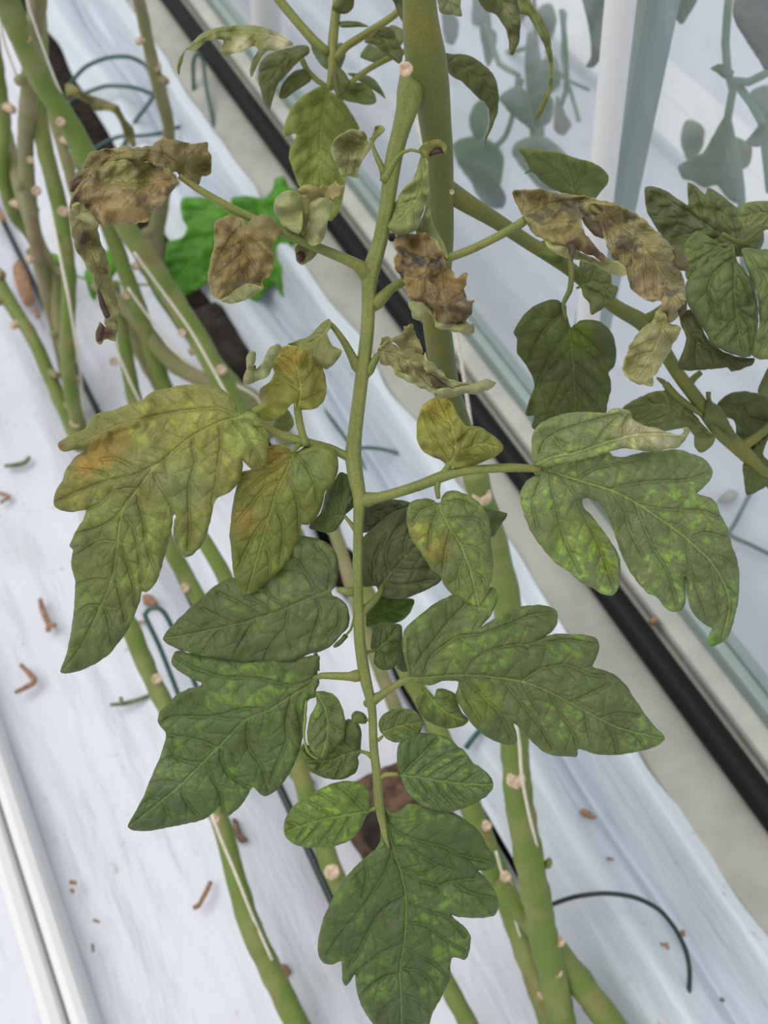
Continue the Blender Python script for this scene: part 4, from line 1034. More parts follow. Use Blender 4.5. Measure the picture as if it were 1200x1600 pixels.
LF(patch('L', '470,235 500,262 520,270 550,262 590,230 620,228 680,245 750,262 800,268 850,295 910,340 945,385 965,430 990,460 1003,495 995,525 960,540 920,540 950,568 990,620 1013,670 1013,720 1000,748 950,760 890,762 830,757 795,750 830,780 870,820 888,855 882,900 870,945 855,960 830,950 795,950 790,1000 785,1060 765,1100 740,1150 710,1200 690,1260 655,1330 610,1390 575,1430 540,1420 480,1350 430,1260 390,1200 365,1150 350,1080 345,1028 322,1060 300,1080 285,1050 285,1010 280,965 240,980 205,978 180,950 170,910 175,850 195,770 230,690 280,600 330,540 380,490 430,450 455,420 465,380 460,330 450,290 455,250',
    rib='462,215 490,300 520,430 550,520 580,640 585,740 575,880 555,1000 560,1150 565,1400', d=.449, dt=.462, fold=.1, droop=.04, col=(88, 112, 62), tip=(82, 104, 60), seed=17, mot=.9, puck=1.3,
    veins=['495,312 560,370 660,405 760,430 840,470 980,500', '545,515 620,575 720,610 800,590 900,580', '800,590 870,640 1000,670', '583,690 680,730 780,760 860,850', '580,660 480,720 420,800 370,900 310,1000', '520,440 490,540 430,640 350,750 270,850 215,930', '582,780 680,800 760,860 860,920', '575,880 480,920 400,980 350,1020', '572,900 640,940 720,980 780,1040', '555,1000 640,1010 700,1060 740,1120', '555,1020 480,1040 420,1080 370,1130', '558,1120 620,1140 690,1190', '558,1140 500,1170 450,1240', '385,490 400,560 380,660', '520,430 600,440 700,500 800,540', '560,1240 620,1260 650,1310', '560,1260 510,1290 490,1340', '640,560 760,520 850,525'],
    spots=[(600, 1150, 120, (84, 110, 66))]), 'large terminal leaflet at the bottom of the leaf')
LF(patch('M', '60,800 53,740 60,690 90,655 150,640 210,645 265,660 295,690 330,715 360,760 400,785 430,815 447,850 430,885 390,915 340,940 280,958 220,955 160,935 110,900 85,860 72,830',
    rib='58,812 120,818 200,830 330,848 440,850', d=.449, dt=.446, fold=.12, col=(92, 116, 68), seed=19, side=6, mot=1.0, puck=1.3))
LF(patch('P', '594,1142 592,1130 600,1115 625,1106 650,1112 660,1128 657,1143 640,1155 618,1160 606,1155 598,1148', rib='596,1146 620,1136 655,1128', d=.449, col=(94, 116, 60), seed=21, side=3, mot=.4))
LF(patch('M', '162,455 185,470 205,490 215,462 250,462 290,480 300,520 320,560 345,590 320,610 270,620 220,610 170,585 140,550 130,510 140,480', rib='160,455 200,510 260,560 340,592', d=.452, dt=.455, fold=.25, col=(104, 126, 66), seed=23, side=4, mot=.7), 'small leaflet under the lower right branch of the stalk')
LF(patch('M', '103,410 88,350 75,290 80,230 110,190 160,150 210,110 260,85 330,60 400,40 455,55 463,90 450,130 420,180 392,212 440,180 490,150 550,128 620,118 670,122 703,145 705,190 680,230 645,252 610,270 650,250 700,235 760,238 820,240 860,252 878,285 872,320 850,370 900,385 950,410 990,450 1020,500 1070,570 1110,620 1145,655 1130,680 1080,705 1000,722 920,730 850,722 800,705 788,708 785,735 740,735 690,730 650,715 610,680 570,640 545,610 528,600 538,640 540,680 515,688 470,680 420,655 375,620 340,580 305,520 292,485 303,455 300,430 240,428 190,445 150,438 120,430',
    rib='105,415 150,415 300,403 430,410 560,430 680,475 820,550 960,620 1130,662', d=.446, dt=.455, fold=.1, col=(98, 118, 68), tip=(94, 114, 70), seed=25, mot=.8, puck=1.2,
    veins=['110,408 150,330 200,270 260,190 330,120 420,65', '160,402 200,320 300,250 400,235 500,200 600,160 690,150', '330,400 370,340 440,300 540,280 590,290', '540,280 640,275 750,260 860,280', '560,430 640,380 740,362 830,400 900,410', '330,420 400,490 470,560 520,660', '490,430 560,520 640,620 690,705', '680,478 720,560 760,620 790,690', '820,552 830,620 850,700', '560,432 600,500 640,560', '900,590 940,660 950,720', '760,515 840,480 920,440', '880,580 960,560 1040,570', '120,395 105,330 100,260', '960,620 1030,650 1060,700', '300,403 310,430 340,500 400,600'],
    spots=[(400, 520, 90, (118, 140, 62)), (290, 300, 70, (108, 128, 64))]), 'large five-lobed leaflet on the lower right')
LF([patch('I', '500,575 460,580 425,565 405,520 402,470 415,420 440,380 480,340 530,295 590,260 650,250 720,330 760,440 775,540 740,575 690,600 640,620 590,628 540,620 512,600',
    rib='500,590 560,525 610,470 680,400', d=.464, dt=.462, fold=.1, col=(88, 102, 60), seed=27, side=5, mot=.15,
    veins=['505,580 490,520 500,440 540,360', '560,530 540,450 560,380 600,320', '530,560 600,570 680,560 740,550', '580,505 640,510 720,500', '620,460 620,400 640,340'])], 'dark leaflet right of the stalk behind the yellow-spotted oval one')
LF(patch('I', '440,350 430,320 430,290 450,250 500,225 560,215 640,225 650,260 600,290 540,290 500,330 460,352', d=.468, col=(78, 92, 54), mot=.1, rib='440,340 500,270 600,240', side=4, seed=29))
LF(patch('I', '930,250 960,252 1000,262 1047,275 1020,320 985,370 955,350', d=.463, col=(88, 104, 58), mot=.1, vein=False, wave=2))
LF(patch('I', '755,228 735,216 700,210 655,220 635,245 628,290 635,340 655,390 690,440 730,500 765,530 790,580 830,620 880,650 925,665 945,650 970,590 985,520 988,460 978,400 978,340 965,280 930,230 890,200 840,180 800,180 778,200 768,226',
    rib='760,200 768,250 800,320 850,400 890,500 915,600 928,660', d=.445, dt=.45, fold=.1, col=(112, 130, 74), seed=31, mot=.8,
    veins=['768,250 730,330 720,420', '762,240 690,260 650,320', '790,300 850,290 930,300 960,360', '810,340 790,430 780,520', '850,400 920,420 970,470', '870,450 840,530 840,600', '895,510 940,540 960,590', '775,230 840,220 900,240'],
    spots=[(760, 420, 70, (136, 128, 64)), (680, 350, 60, (136, 134, 66)), (900, 300, 70, (108, 128, 82))]), 'oval leaflet with yellow-brown spots hanging right of the stalk')
LF(patch('I', '485,770 490,745 530,728 570,732 605,740 608,790 605,850 590,895 555,925 515,920 490,890 495,850 478,835 480,800', rib='480,850 530,820 570,770 590,745', d=.458, dt=.462, col=(90, 106, 58), seed=33, side=3, mot=.1))
LF(patch('I', '608,760 612,850 628,870 640,910 630,930 600,928 585,910 598,880', d=.466, col=(84, 100, 50), mot=.1, vein=False))
LF(patch('I', '458,710 462,690 500,640 520,612 600,622 657,632 650,670 620,710 580,730 530,735 500,745 460,745', rib='458,715 520,690 650,640', d=.49, col=(96, 128, 44), seed=35, side=4, mot=.2), 'bright green leaflet behind the stalk')
LF(patch('I', '372,278 400,250 425,210 427,170 405,130 355,100 320,150 290,190 270,270 230,310 225,335 290,352 330,345 350,320 366,295', rib='372,283 330,285 280,300 235,320', d=.459, dt=.462, col=(90, 108, 56), seed=37, side=4, mot=.1, veins=['368,280 350,230 350,170 355,120', '330,287 340,250 320,200', '355,285 390,250 420,200']))
LF(patch('I', '320,825 345,800 372,775 385,785 370,800 350,822 325,832', d=.456, col=(90, 106, 54), mot=0, vein=False, grid=3))
LF(patch('I', '240,860 250,845 262,880 265,930 255,925', d=.459, col=(90, 108, 54), mot=0, vein=False, grid=3))
# --- the large right leaflet: main blade and the raised upper lobe
LF([patch('J', '228,375 225,330 250,320 330,300 420,290 500,282 540,285 555,302 600,306 655,290 720,280 780,275 830,274 880,290 930,310 960,345 970,375 950,410 920,440 903,455 925,465 960,475 985,500 1000,540 1030,600 1045,660 1070,730 1080,800 1078,880 1065,950 1050,1010 1035,1050 1010,1075 985,1088 960,1092 948,1078 952,1050 968,1020 950,1010 910,980 880,940 868,900 862,850 855,800 856,860 853,920 835,945 800,948 770,930 740,890 700,870 660,830 620,770 590,710 565,640 545,580 520,530 490,490 450,475 428,480 430,510 470,555 520,620 560,680 582,730 585,800 575,850 550,880 510,875 470,850 420,825 370,780 320,750 290,720 250,670 215,620 190,560 172,500 170,450 190,410 220,385 255,380',
    rib='215,338 260,350 300,365 420,405 540,440 640,490 760,570 860,645 960,740 1020,840 1040,930 1010,1060', d=.442, dt=.452, fold=.08, droop=.06, col=(122, 142, 92), tip=(106, 126, 82), seed=39, mot=1.0, puck=1.3,
    veins=['330,375 390,450 440,560 490,660 560,850', '290,370 300,440 320,520 350,640 420,790', '270,365 240,430 220,500 240,600', '540,440 640,415 760,403 860,400 950,372', '400,398 480,350 560,335 700,300', '640,492 720,515 830,525 930,530 1000,560', '640,492 680,580 720,680 780,780 820,920', '540,442 600,520 620,600 680,720', '760,572 850,600 870,640', '865,650 868,730 900,840 950,980', '860,645 940,620 1020,640', '940,715 1000,720 1060,760', '960,745 980,850 1000,960', '1020,840 1060,880', '300,520 360,560 420,650'],
    spots=[(480, 600, 40, (120, 142, 44)), (500, 680, 40, (120, 142, 44)), (530, 760, 36, (120, 140, 48)), (400, 650, 130, (124, 148, 78)), (980, 1070, 30, (80, 120, 50))], roll=[(450, 520, 560, 800, 10, 14)]),
    patch('J', '222,328 215,260 220,210 240,175 290,145 350,125 420,117 520,120 550,105 590,102 622,112 640,150 690,175 740,185 790,205 830,212 850,200 848,182 865,182 872,200 855,230 825,265 780,270 740,278 690,280 640,272 590,268 540,282 480,300 400,320 320,335 260,345',
    rib='235,335 300,305 400,285 520,245 620,218 700,208 850,215', d=.440, dt=.436, fold=-.1, col=(126, 146, 94), tip=(140, 150, 112), seed=41, mot=.7, puck=1.3, wave=1.5, side=6,
    veins=['240,325 270,240 350,190 450,160 580,125', '470,262 520,190 590,130', '600,222 600,170 620,130', '650,215 660,180', '720,208 740,190', '650,215 660,250', '360,292 300,220 260,190'],
    spots=[(640, 190, 80, (160, 160, 132)), (750, 220, 70, (164, 162, 134))])],  # pale greyish spots paint the sheen into this lobe's colour
   'large right leaflet with a raised upper lobe, pale sheen painted in')

# --- the yellow and withered leaflets
PALE = (152, 162, 116); PAL2 = (160, 166, 124); TAN = (146, 128, 88)
LF([patch('F', '300,905 290,880 262,905 240,932 200,952 160,950 118,908 155,880 145,850 150,822 190,790 210,750 200,720 220,680 240,648 270,640 305,642 340,660 380,690 405,720 420,760 427,820 415,870 380,903 330,908', rib='305,905 320,840 310,760 290,690 270,645', d=.443, dt=.44, fold=.2, col=(138, 146, 66), tip=(150, 142, 72), seed=43, mot=.3, wave=2, side=4, spots=[(280, 700, 55, (162, 144, 62)), (150, 840, 40, (132, 118, 78))]),
    patch('F', '265,635 310,615 350,605 380,575 410,545 440,530 446,560 430,590 450,640 492,662 470,700 430,737 400,718 370,690 330,655 290,642', rib='445,540 410,600 340,640', d=.442, col=(132, 142, 86), seed=45, mot=.2, wave=2.5, rough=.3, side=3),
    patch('F', '92,802 82,775 96,735 95,690 110,665 130,668 130,700 122,728 138,735 165,700 190,650 225,632 240,648 218,690 200,730 180,770 130,790', d=.437, col=PALE, seed=47, mot=0, wave=3, rough=.5, vein=False, roll=[(100, 770, 220, 650, -10, 12)]),
    patch('F', '85,792 96,750 130,722 128,745 104,785 94,800', d=.436, col=(72, 50, 42), mot=0, vein=False, grid=3),
    patch('F', '240,915 262,905 285,940 290,970 262,1000 220,990 200,970 215,935', d=.456, col=(132, 146, 84), mot=0, vein=False)],
   'yellow leaflet with withered grey lobes, upper left of the middle')
LF([patch('F', '932,1135 895,1112 850,1095 815,1060 803,1010 808,940 830,890 870,860 920,855 950,880 975,930 1010,975 1060,978 1100,1000 1150,1040 1162,1070 1140,1095 1090,1120 1050,1135 1000,1145 960,1150', rib='940,1140 965,1070 950,980 900,870', d=.443, dt=.44, fold=.15, col=(142, 148, 72), seed=49, mot=.25, wave=2, side=4, spots=[(890, 900, 70, (162, 150, 66)), (890, 1120, 30, (130, 90, 60))]),
    patch('F', '985,1085 1000,1030 1030,990 1060,978 1100,1000 1150,1040 1162,1070 1138,1092 1080,1098 1030,1090', rib='985,1080 1070,1050 1155,1068', d=.439, dt=.436, col=(126, 136, 62), seed=51, mot=.2, wave=1, side=3)],
   'small yellow folded leaflet above the right branch')
LF([patch('F', '650,640 690,622 740,650 800,660 832,690 842,740 870,790 885,832 840,812 780,782 720,755 700,730 660,710 645,680', rib='650,665 740,690 860,800', d=.446, col=(142, 138, 94), seed=53, mot=.1, brn=.12, wave=2, rough=.4, jag=5, side=4),
    patch('F', '655,640 656,600 700,605 740,580 750,555 785,555 800,600 832,655 800,668 740,650 695,628', d=.45, col=(150, 150, 100), seed=55, mot=0, wave=2.5, rough=.5, jag=5, vein=False, spots=[(770, 600, 30, (120, 108, 72))]),
    patch('F', '835,668 856,700 880,722 910,752 940,780 1000,795 1037,800 1010,812 950,817 915,792 880,768 842,752 832,710', d=.441, col=PAL2, seed=57, mot=0, wave=3, rough=.5, jag=4, vein=False, edge=.15),
    patch('F', '888,822 950,815 1040,798 1110,784 1132,790 1110,820 1060,835 990,842 930,856 890,848', d=.438, col=PAL2, seed=59, mot=0, wave=2, rough=.5, jag=4, vein=False, edge=.2),
    patch('F', '700,735 740,752 800,778 870,812 888,835 850,828 780,795 720,765', d=.441, col=PALE, seed=61, mot=0, wave=2, jag=3, vein=False),
    patch('F', '848,755 885,770 915,795 940,818 890,822 865,790', d=.444, col=(98, 88, 62), mot=0, vein=False)],
   'pale crumpled withered leaflet right of the stalk')
LF([patch('F', '712,235 712,200 735,180 775,168 830,168 872,190 912,240 912,280 940,320 970,348 1020,348 1012,382 1000,402 1012,450 1037,456 1025,500 1005,542 940,548 885,552 868,500 830,460 780,445 755,390 730,350 714,290', rib='905,255 850,320 850,420 940,530', d=.440, dt=.436, col=(150, 128, 84), seed=63, mot=.1, brn=1.0, wave=3, rough=.5, jag=6, side=4, spots=[(960, 480, 90, (108, 90, 66)), (860, 440, 60, (120, 104, 74)), (770, 300, 60, (136, 112, 78)), (880, 220, 40, (160, 156, 112))]),
    patch('F', '775,455 815,448 840,462 866,490 884,542 940,548 1004,538 1037,556 1038,590 1018,598 980,582 920,575 885,562 868,522 845,502 822,525 795,526 778,500', d=.437, col=PAL2, seed=65, mot=0, wave=3, rough=.5, jag=4, vein=False, edge=.2),
    patch('F', '785,490 805,485 818,505 808,524 788,518', d=.4355, col=(72, 50, 42), mot=0, vein=False, grid=3)],
   'brown blotched withered leaflet over the upper stem')
LF([patch('B', '1078,722 1104,750 1108,820 1116,880 1100,940 1080,1000 1055,1075 1000,1097 950,1097 920,1062 914,1000 950,950 990,885 1035,842 1058,785', rib='1085,730 1080,850 1040,960 960,1040', d=.442, dt=.44, col=(140, 152, 96), seed=67, mot=.15, wave=3, rough=.4, side=4),
    patch('B', '1062,705 1090,672 1140,652 1180,664 1195,690 1186,724 1168,692 1130,700 1112,722 1098,748 1075,728', d=.436, col=(132, 134, 74), seed=69, mot=0, wave=2, rough=.3, vein=False, edge=.2),
    patch('B', '1108,722 1130,700 1165,690 1184,722 1170,718 1135,725 1115,735', d=.439, col=(72, 50, 42), mot=0, vein=False, grid=3),
    patch('B', '1050,1075 1085,1010 1105,950 1130,1050 1180,1140 1200,1210 1150,1180 1060,1100', d=.448, col=(146, 156, 100), seed=71, mot=0, wave=3, rough=.4, vein=False),
    patch('B', '912,1100 935,1092 955,1105 950,1130 925,1128', d=.452, col=(72, 50, 42), mot=0, vein=False, grid=3)],
   'grey-green twisted leaflet with a dark curled tip beside the fork')
LF([patch('B', '652,690 665,660 700,627 750,605 800,615 822,650 838,690 800,750 780,800 775,832 740,827 700,825 682,780 662,740', rib='838,660 760,700 700,740', d=.446, col=(146, 152, 106), seed=73, mot=0, wave=3, rough=.4, side=3),
    patch('B', '842,648 852,612 862,588 895,590 902,608 880,636 860,652 850,670', d=.445, col=(140, 146, 92), mot=0, vein=False, wave=3, grid=3)], 'small pale shrivelled leaflet at the top left of the stalk')
LF([patch('B', '388,940 420,905 460,893 500,905 515,915 520,1000 512,1086 460,1080 430,1062 400,1020 385,980', d=.434, col=PALE, seed=75, mot=.1, wave=3, rough=.3, vein=False),
    patch('B', '512,915 545,910 562,950 545,1040 530,1110 505,1098 515,1000', d=.440, col=(136, 136, 78), seed=76, mot=0, wave=1, vein=False),
    patch('B', '558,952 600,930 662,925 660,965 640,1030 622,1100 602,1142 560,1150 525,1110 545,1060', d=.435, col=(150, 158, 112), seed=77, mot=.1, wave=3, rough=.4, vein=False),
    patch('B', '500,892 540,868 600,880 650,862 672,845 680,862 712,880 700,915 655,932 600,932 560,952 545,915 505,908', d=.431, col=(156, 144, 98), seed=79, mot=0, wave=3, rough=.5, jag=5, vein=False, edge=.15),
    patch('F', '295,240 300,225 320,205 345,215 400,222 382,262 350,292 325,305 304,288', d=.446, col=(140, 142, 92), seed=81, mot=0, wave=2, vein=False),
    patch('F', '302,250 318,245 335,262 325,290 306,282', d=.4445, col=(72, 50, 42), mot=0, vein=False, grid=3)],
   'pale grey curled leaflet above the upper left branch')
LF([patch('P', '338,345 358,335 378,343 385,352 395,340 415,336 432,348 437,365 426,382 428,400 425,425 410,440 412,452 385,446 362,463 345,470 333,462 325,440 328,410 335,380 335,360', rib='378,340 380,370 376,410 372,450', d=.430, dt=.433, col=(150, 136, 90), seed=83, mot=0, brn=.3, wave=3, rough=.4, jag=3, side=4, spots=[(375, 410, 30, (136, 112, 76))]),
    patch('P', '345,470 362,458 384,444 412,450 400,458 380,470 358,474', d=.427, col=PALE, mot=0, wave=2, vein=False, seed=85, jag=2)],
   'brown withered leaflet hanging on the upper left branch')
LF([patch('A', '325,985 340,920 390,850 450,790 540,755 640,750 720,765 800,800 832,850 815,890 760,950 705,1005 695,1040 620,1050 560,1045 500,1058 450,1050 400,1000 370,950', rib='830,850 740,775 600,752 460,790 335,965', d=.424, dt=.425, col=(150, 132, 92), seed=87, mot=0, brn=.55, wave=3, rough=.45, jag=4, side=6, fold=.3, spots=[(600, 980, 120, (166, 144, 100)), (660, 830, 120, (138, 132, 80)), (740, 870, 50, (170, 142, 98)), (480, 960, 80, (156, 134, 94)), (540, 800, 90, (150, 146, 98))]),
    patch('A', '318,862 350,820 400,770 400,735 450,705 520,697 600,690 700,690 740,660 780,648 850,665 900,672 960,670 978,710 990,760 985,812 950,825 938,868 900,862 830,820 780,785 700,762 600,752 520,765 440,800 390,850 345,900 326,882', rib='930,860 860,790 740,720 560,725 340,860', d=.432, dt=.43, col=(128, 118, 72), seed=89, mot=0, brn=.2, wave=3, rough=.45, jag=5, side=5, spots=[(350, 860, 50, (104, 70, 56)), (880, 740, 80, (136, 124, 78)), (560, 715, 70, (146, 138, 88))]),
    patch('P', '108,328 125,318 142,335 156,352 152,358 160,385 172,415 173,437 180,460 188,483 183,500 181,533 167,528 155,538 149,530 150,515 158,504 166,512 163,495 157,478 150,452 145,435 130,408 116,385 110,352', rib='125,325 140,380 165,450 178,520', d=.426, dt=.445, col=(138, 136, 88), seed=91, mot=0, brn=.25, wave=3, rough=.5, jag=3, side=4, spots=[(130, 370, 14, (84, 70, 48)), (168, 520, 12, (100, 62, 48))]),
    patch('P', '112,322 122,316 140,332 155,350 148,354 130,345 118,340', d=.422, col=(150, 158, 110), mot=0, vein=False, wave=1, grid=3),
    patch('P', '152,452 158,458 168,482 172,494 166,497 160,488 155,470', d=.424, col=(72, 50, 42), mot=0, vein=False, grid=3),
    patch('P', '151,518 158,505 163,512 160,530 152,534', d=.4245, col=(72, 50, 42), mot=0, vein=False, grid=3)],
   'large brown withered leaflet with a hanging shrivelled tail, far left')
LF([patch('P', '802,300 820,296 850,297 885,303 915,306 940,314 962,318 950,330 912,338 908,352 918,370 932,386 945,400 955,406 940,408 925,400 905,392 890,382 870,384 850,376 835,366 822,348 814,330 803,312', rib='815,340 850,322 900,312 955,320', d=.437, dt=.432, col=(150, 140, 92), seed=93, mot=0, brn=.7, wave=3, rough=.45, jag=3, side=5, spots=[(850, 305, 30, (138, 126, 78)), (895, 385, 22, (120, 96, 70)), (930, 400, 25, (112, 84, 62))]),
    patch('P', '908,318 955,318 985,328 1010,345 1035,370 1052,390 1062,415 1068,440 1071,470 1062,490 1048,505 1036,495 1034,472 1020,472 1000,462 985,450 980,432 975,415 960,405 950,388 942,366 930,350 912,342', rib='935,325 985,365 1030,420 1055,495', d=.431, dt=.436, col=(158, 148, 104), seed=95, mot=0, brn=.75, wave=3, rough=.5, jag=3, side=7, fold=.25, spots=[(950, 350, 22, (122, 104, 74)), (1000, 355, 26, (156, 150, 108)), (1010, 450, 30, (168, 150, 116)), (1050, 440, 26, (160, 152, 116))]),
    patch('P', '1033,478 1046,505 1064,512 1056,530 1040,560 1022,588 1018,604 1006,600 998,602 980,590 972,576 980,550 990,530 1003,514 1020,500', rib='1042,490 1025,540 995,590', d=.434, dt=.442, col=(164, 168, 122), seed=97, mot=0, wave=3, rough=.4, jag=3, side=4),
    patch('P', '1045,384 1065,392 1077,420 1062,422 1050,405', d=.434, col=(100, 92, 60), mot=0, wave=2, vein=False, grid=3),
    patch('P', '1064,470 1072,470 1072,484 1060,492', d=.433, col=(84, 68, 50), mot=0, vein=False, grid=3),
    patch('P', '852,376 870,384 890,382 905,393 925,402 945,409 965,408 978,420 976,431 950,426 925,412 900,406 880,401 860,391', d=.4345, col=(160, 166, 118), seed=99, mot=0, wave=3, rough=.4, jag=2, vein=False),
    patch('P', '908,336 925,334 938,350 944,372 930,368 914,352', d=.4335, col=(104, 92, 66), mot=0, wave=1, vein=False, grid=3),
    patch('P', '888,386 894,378 900,390 896,402 893,408', d=.432, col=(82, 72, 60), mot=0, vein=False, grid=3)],
   'long mottled brown withered leaflet arching on the right')

# --- side shoot to the right and its leaves
side = mesh_obj('side_shoot', *join_geo([
    ptube('P', [(690, 288, 30, .49), (706, 302, 32, .495), (730, 318, 30, .50), (770, 342, 25, .51), (820, 375, 22, .52), (890, 420, 22, .53), (960, 478, 23, .54), (1005, 505, 26, .545), (1035, 545, 23, .55), (1060, 585, 21, .555), (1090, 625, 22, .56), (1120, 668, 24, .565), (1150, 695, 26, .57), (1180, 725, 22, .575), (1230, 780, 22, .58)], seg=16, step=.004, rag=.05),
    ptube('P', [(890, 395, 9, .52), (893, 430, 9, .515), (890, 455, 9, .513), (880, 475, 7, .512), (884, 500, 5, .512)], seg=9, step=.003),
    ptube('P', [(1000, 503, 18, .545), (1020, 492, 14, .54), (1035, 480, 10, .53)], seg=9, step=.003),
    ptube('P', [(1078, 612, 14, .557), (1080, 595, 12, .557), (1095, 582, 9, .557)], seg=9, step=.003),
    ptube('P', [(1120, 640, 7, .56), (1108, 628, 7, .558), (1107, 612, 8, .557)], seg=9, step=.003),
    ptube('P', [(1155, 700, 18, .57), (1180, 685, 15, .57), (1215, 655, 13, .57)], seg=9, step=.003),
    ptube('P', [(1040, 600, 12, .556), (1060, 622, 12, .558), (1100, 650, 8, .56)], seg=9, step=.003),
    ptube('P', [(1128, 365, 7, .52), (1160, 380, 9, .52), (1190, 358, 9, .52), (1230, 335, 9, .52)], seg=9, step=.003),
    ptube('P', [(902, 450, 4, .53), (908, 447, 4, .525), (912, 445, 4, .52)], seg=8, step=.003),
]), STEM, plant, org=P(706, 302, .495))
SG = (84, 98, 48); SH = (92, 112, 58)
def SF(p, label=None): return LF(p, label, parent=side)
SF(patch('G', '345,335 330,320 300,315 270,322 220,345 175,390 150,430 140,450 155,480 155,540 180,570 210,620 228,670 210,720 190,795 225,800 220,850 300,870 400,860 520,790 530,750 545,690 545,650 533,622 560,590 568,540 555,470 520,420 480,402 430,400 390,420 378,432 362,380 358,340', rib='358,320 372,440 385,560 395,700 400,840', d=.512, dt=.53, fold=.1, col=SG, seed=101, mot=.3, side=6, spots=[(400, 480, 90, (94, 116, 40))]), 'dark heart-shaped leaf on the side shoot')
SF(patch('G', '420,150 470,150 520,190 547,215 550,250 575,265 560,310 520,345 465,378 455,330 430,300 420,260 415,200', d=.517, rib='420,260 480,240 540,290', col=(98, 112, 64), seed=103, mot=.1, side=3))
SF(patch('D', '30,697 60,692 150,705 220,715 300,740 370,760 420,785 450,820 445,860 410,905 390,930 340,925 250,908 180,880 130,840 95,805 55,815 82,790 62,750', rib='290,915 270,820 240,740', d=.52, dt=.50, col=(114, 132, 72), seed=105, mot=.1, side=4, veins=['285,900 200,800 100,730', '288,905 330,810 340,770', '280,870 180,800', '275,850 380,860 430,820']), 'light green leaflet above the mottled brown right one')
SF(patch('D', '625,880 680,878 730,900 790,940 826,958 822,862 860,870 905,912 915,880 950,895 1000,930 1050,970 1100,1000 1180,1090 1150,1180 1000,1210 850,1210 740,1185 700,1110 660,1040 630,980', rib='1100,1180 950,1080 800,980 650,900', d=.535, dt=.545, col=(92, 106, 64), seed=107, mot=.1, side=5, wave=2), 'broad dark leaf behind the right-hand leaf cluster')
SF(patch('G', '850,95 880,50 905,28 940,45 1000,80 1040,80 1055,110 1020,150 940,190 870,235 855,200', rib='1050,110 960,90 880,70', d=.522, col=(106, 124, 70), seed=109, mot=.1, side=3))
SF(patch('G', '1055,85 1020,105 960,150 890,200 862,240 850,290 870,340 900,390 940,450 960,490 1020,530 1080,550 1130,550 1150,500 1160,400 1155,320 1140,250 1100,190 1070,150', rib='1055,95 1060,180 1060,280 1070,400 1100,530', d=.512, dt=.522, fold=.15, col=(98, 118, 70), seed=111, mot=.15, puck=2, side=6,
    veins=['1055,140 980,200 950,280 980,390 1000,420', '1060,180 1100,240 1130,330', '1060,260 1000,340 1000,400', '1065,340 1120,420 1130,500', '1068,390 1010,450 980,480', '1055,110 940,170 870,260', '1080,450 1040,500']), 'deeply veined leaf hanging at the right edge')
SF(patch('G', '1090,105 1150,105 1240,130 1260,560 1190,562 1160,562 1135,545 1145,480 1165,400 1150,280 1110,180', rib='1110,110 1190,250 1210,420 1160,550', d=.508, dt=.518, fold=.15, col=(112, 132, 82), seed=113, mot=.15, puck=2, side=5))
SF(patch('D', '1060,1005 1072,968 1110,950 1160,945 1260,950 1260,1090 1200,1075 1150,1070 1100,1095 1075,1055', rib='1260,1000 1150,1000 1070,1020', d=.505, col=(120, 136, 86), seed=115, mot=0, side=5, puck=2))
SF(patch('G', '832,372 880,358 910,400 950,480 1010,530 1080,555 1142,560 1137,585 1100,600 1050,615 1030,598 950,605 870,612 825,600 840,540 860,480 838,420', rib='840,380 920,500 1100,590', d=.53, col=(84, 90, 48), seed=117, mot=0, side=4))
SF(patch('G', '590,775 650,730 720,700 770,690 735,640 770,650 820,700 850,740 900,800 940,850 978,890 960,930 920,952 895,930 890,880 855,850 720,870 640,850', rib='960,880 860,790 740,750 600,780', d=.562, col=(108, 124, 72), seed=119, mot=.1, side=7, puck=1.6), 'soft green leaf hanging under the side shoot')
SF(patch('G', '935,780 945,740 955,700 965,740 1000,760 1025,800 1050,850 1072,890 1050,890 1000,850 970,835 938,825', d=.558, col=(94, 106, 58), seed=121, mot=0, vein=False))
SF(patch('G', '988,752 1030,712 1080,698 1150,705 1230,740 1260,860 1200,900 1180,960 1210,1000 1200,1080 1160,1112 1110,1127 1100,1060 1095,1000 1130,985 1100,940 1070,890 1060,820 1020,800', rib='1000,755 1090,770 1140,860 1170,1000 1130,1110', d=.575, col=(86, 100, 54), seed=123, mot=.1, side=6), 'dark drooping leaf at the right edge below the side shoot')
SF(patch('G', '1230,560 1195,610 1170,660 1160,708 1200,722 1260,715', d=.55, col=(104, 118, 76), seed=125, mot=0, vein=False))
SF(patch('P', '838,382 852,376 872,384 884,395 872,408 850,402 838,398', d=.522, col=(94, 116, 50), mot=0, vein=False, seed=126))

# ================================================================== shoot hanging at the top centre
shoot = empty('tomato_shoot', P(514, 60, .60), 'leafy tomato shoot hanging at the top left of the main stem', 'plant')
stm = mesh_obj('stem', *join_geo([
    ptube('B', [(690, -260, 16.6, .62), (690, -60, 16.6, .60), (672, 80, 15.1, .60), (660, 200, 15.8, .60), (658, 300, 13.7, .60), (645, 420, 10.8, .60)], seg=12, step=.004),
    ptube('B', [(340, -110, 15.8, .60), (410, 0, 15.1, .60), (500, 110, 14.4, .60), (580, 200, 15.8, .60), (640, 250, 14.4, .60)], seg=12, step=.004),
    ptube('B', [(670, 280, 14.4, .60), (720, 220, 13.0, .60), (830, 150, 12.2, .60), (960, 60, 11.5, .60), (1020, -40, 11.5, .60)], seg=12, step=.004),
    ptube('B', [(730, 400, 7.9, .61), (790, 350, 8.6, .61), (860, 305, 9.4, .61), (940, 265, 9.4, .61), (1000, 240, 9.4, .61)], seg=10, step=.004),
    ptube('B', [(510, 265, 9.4, .605), (540, 330, 9.4, .605), (590, 380, 8.6, .605), (640, 410, 6.5, .605)], seg=10, step=.004),
]), STALKY, shoot)
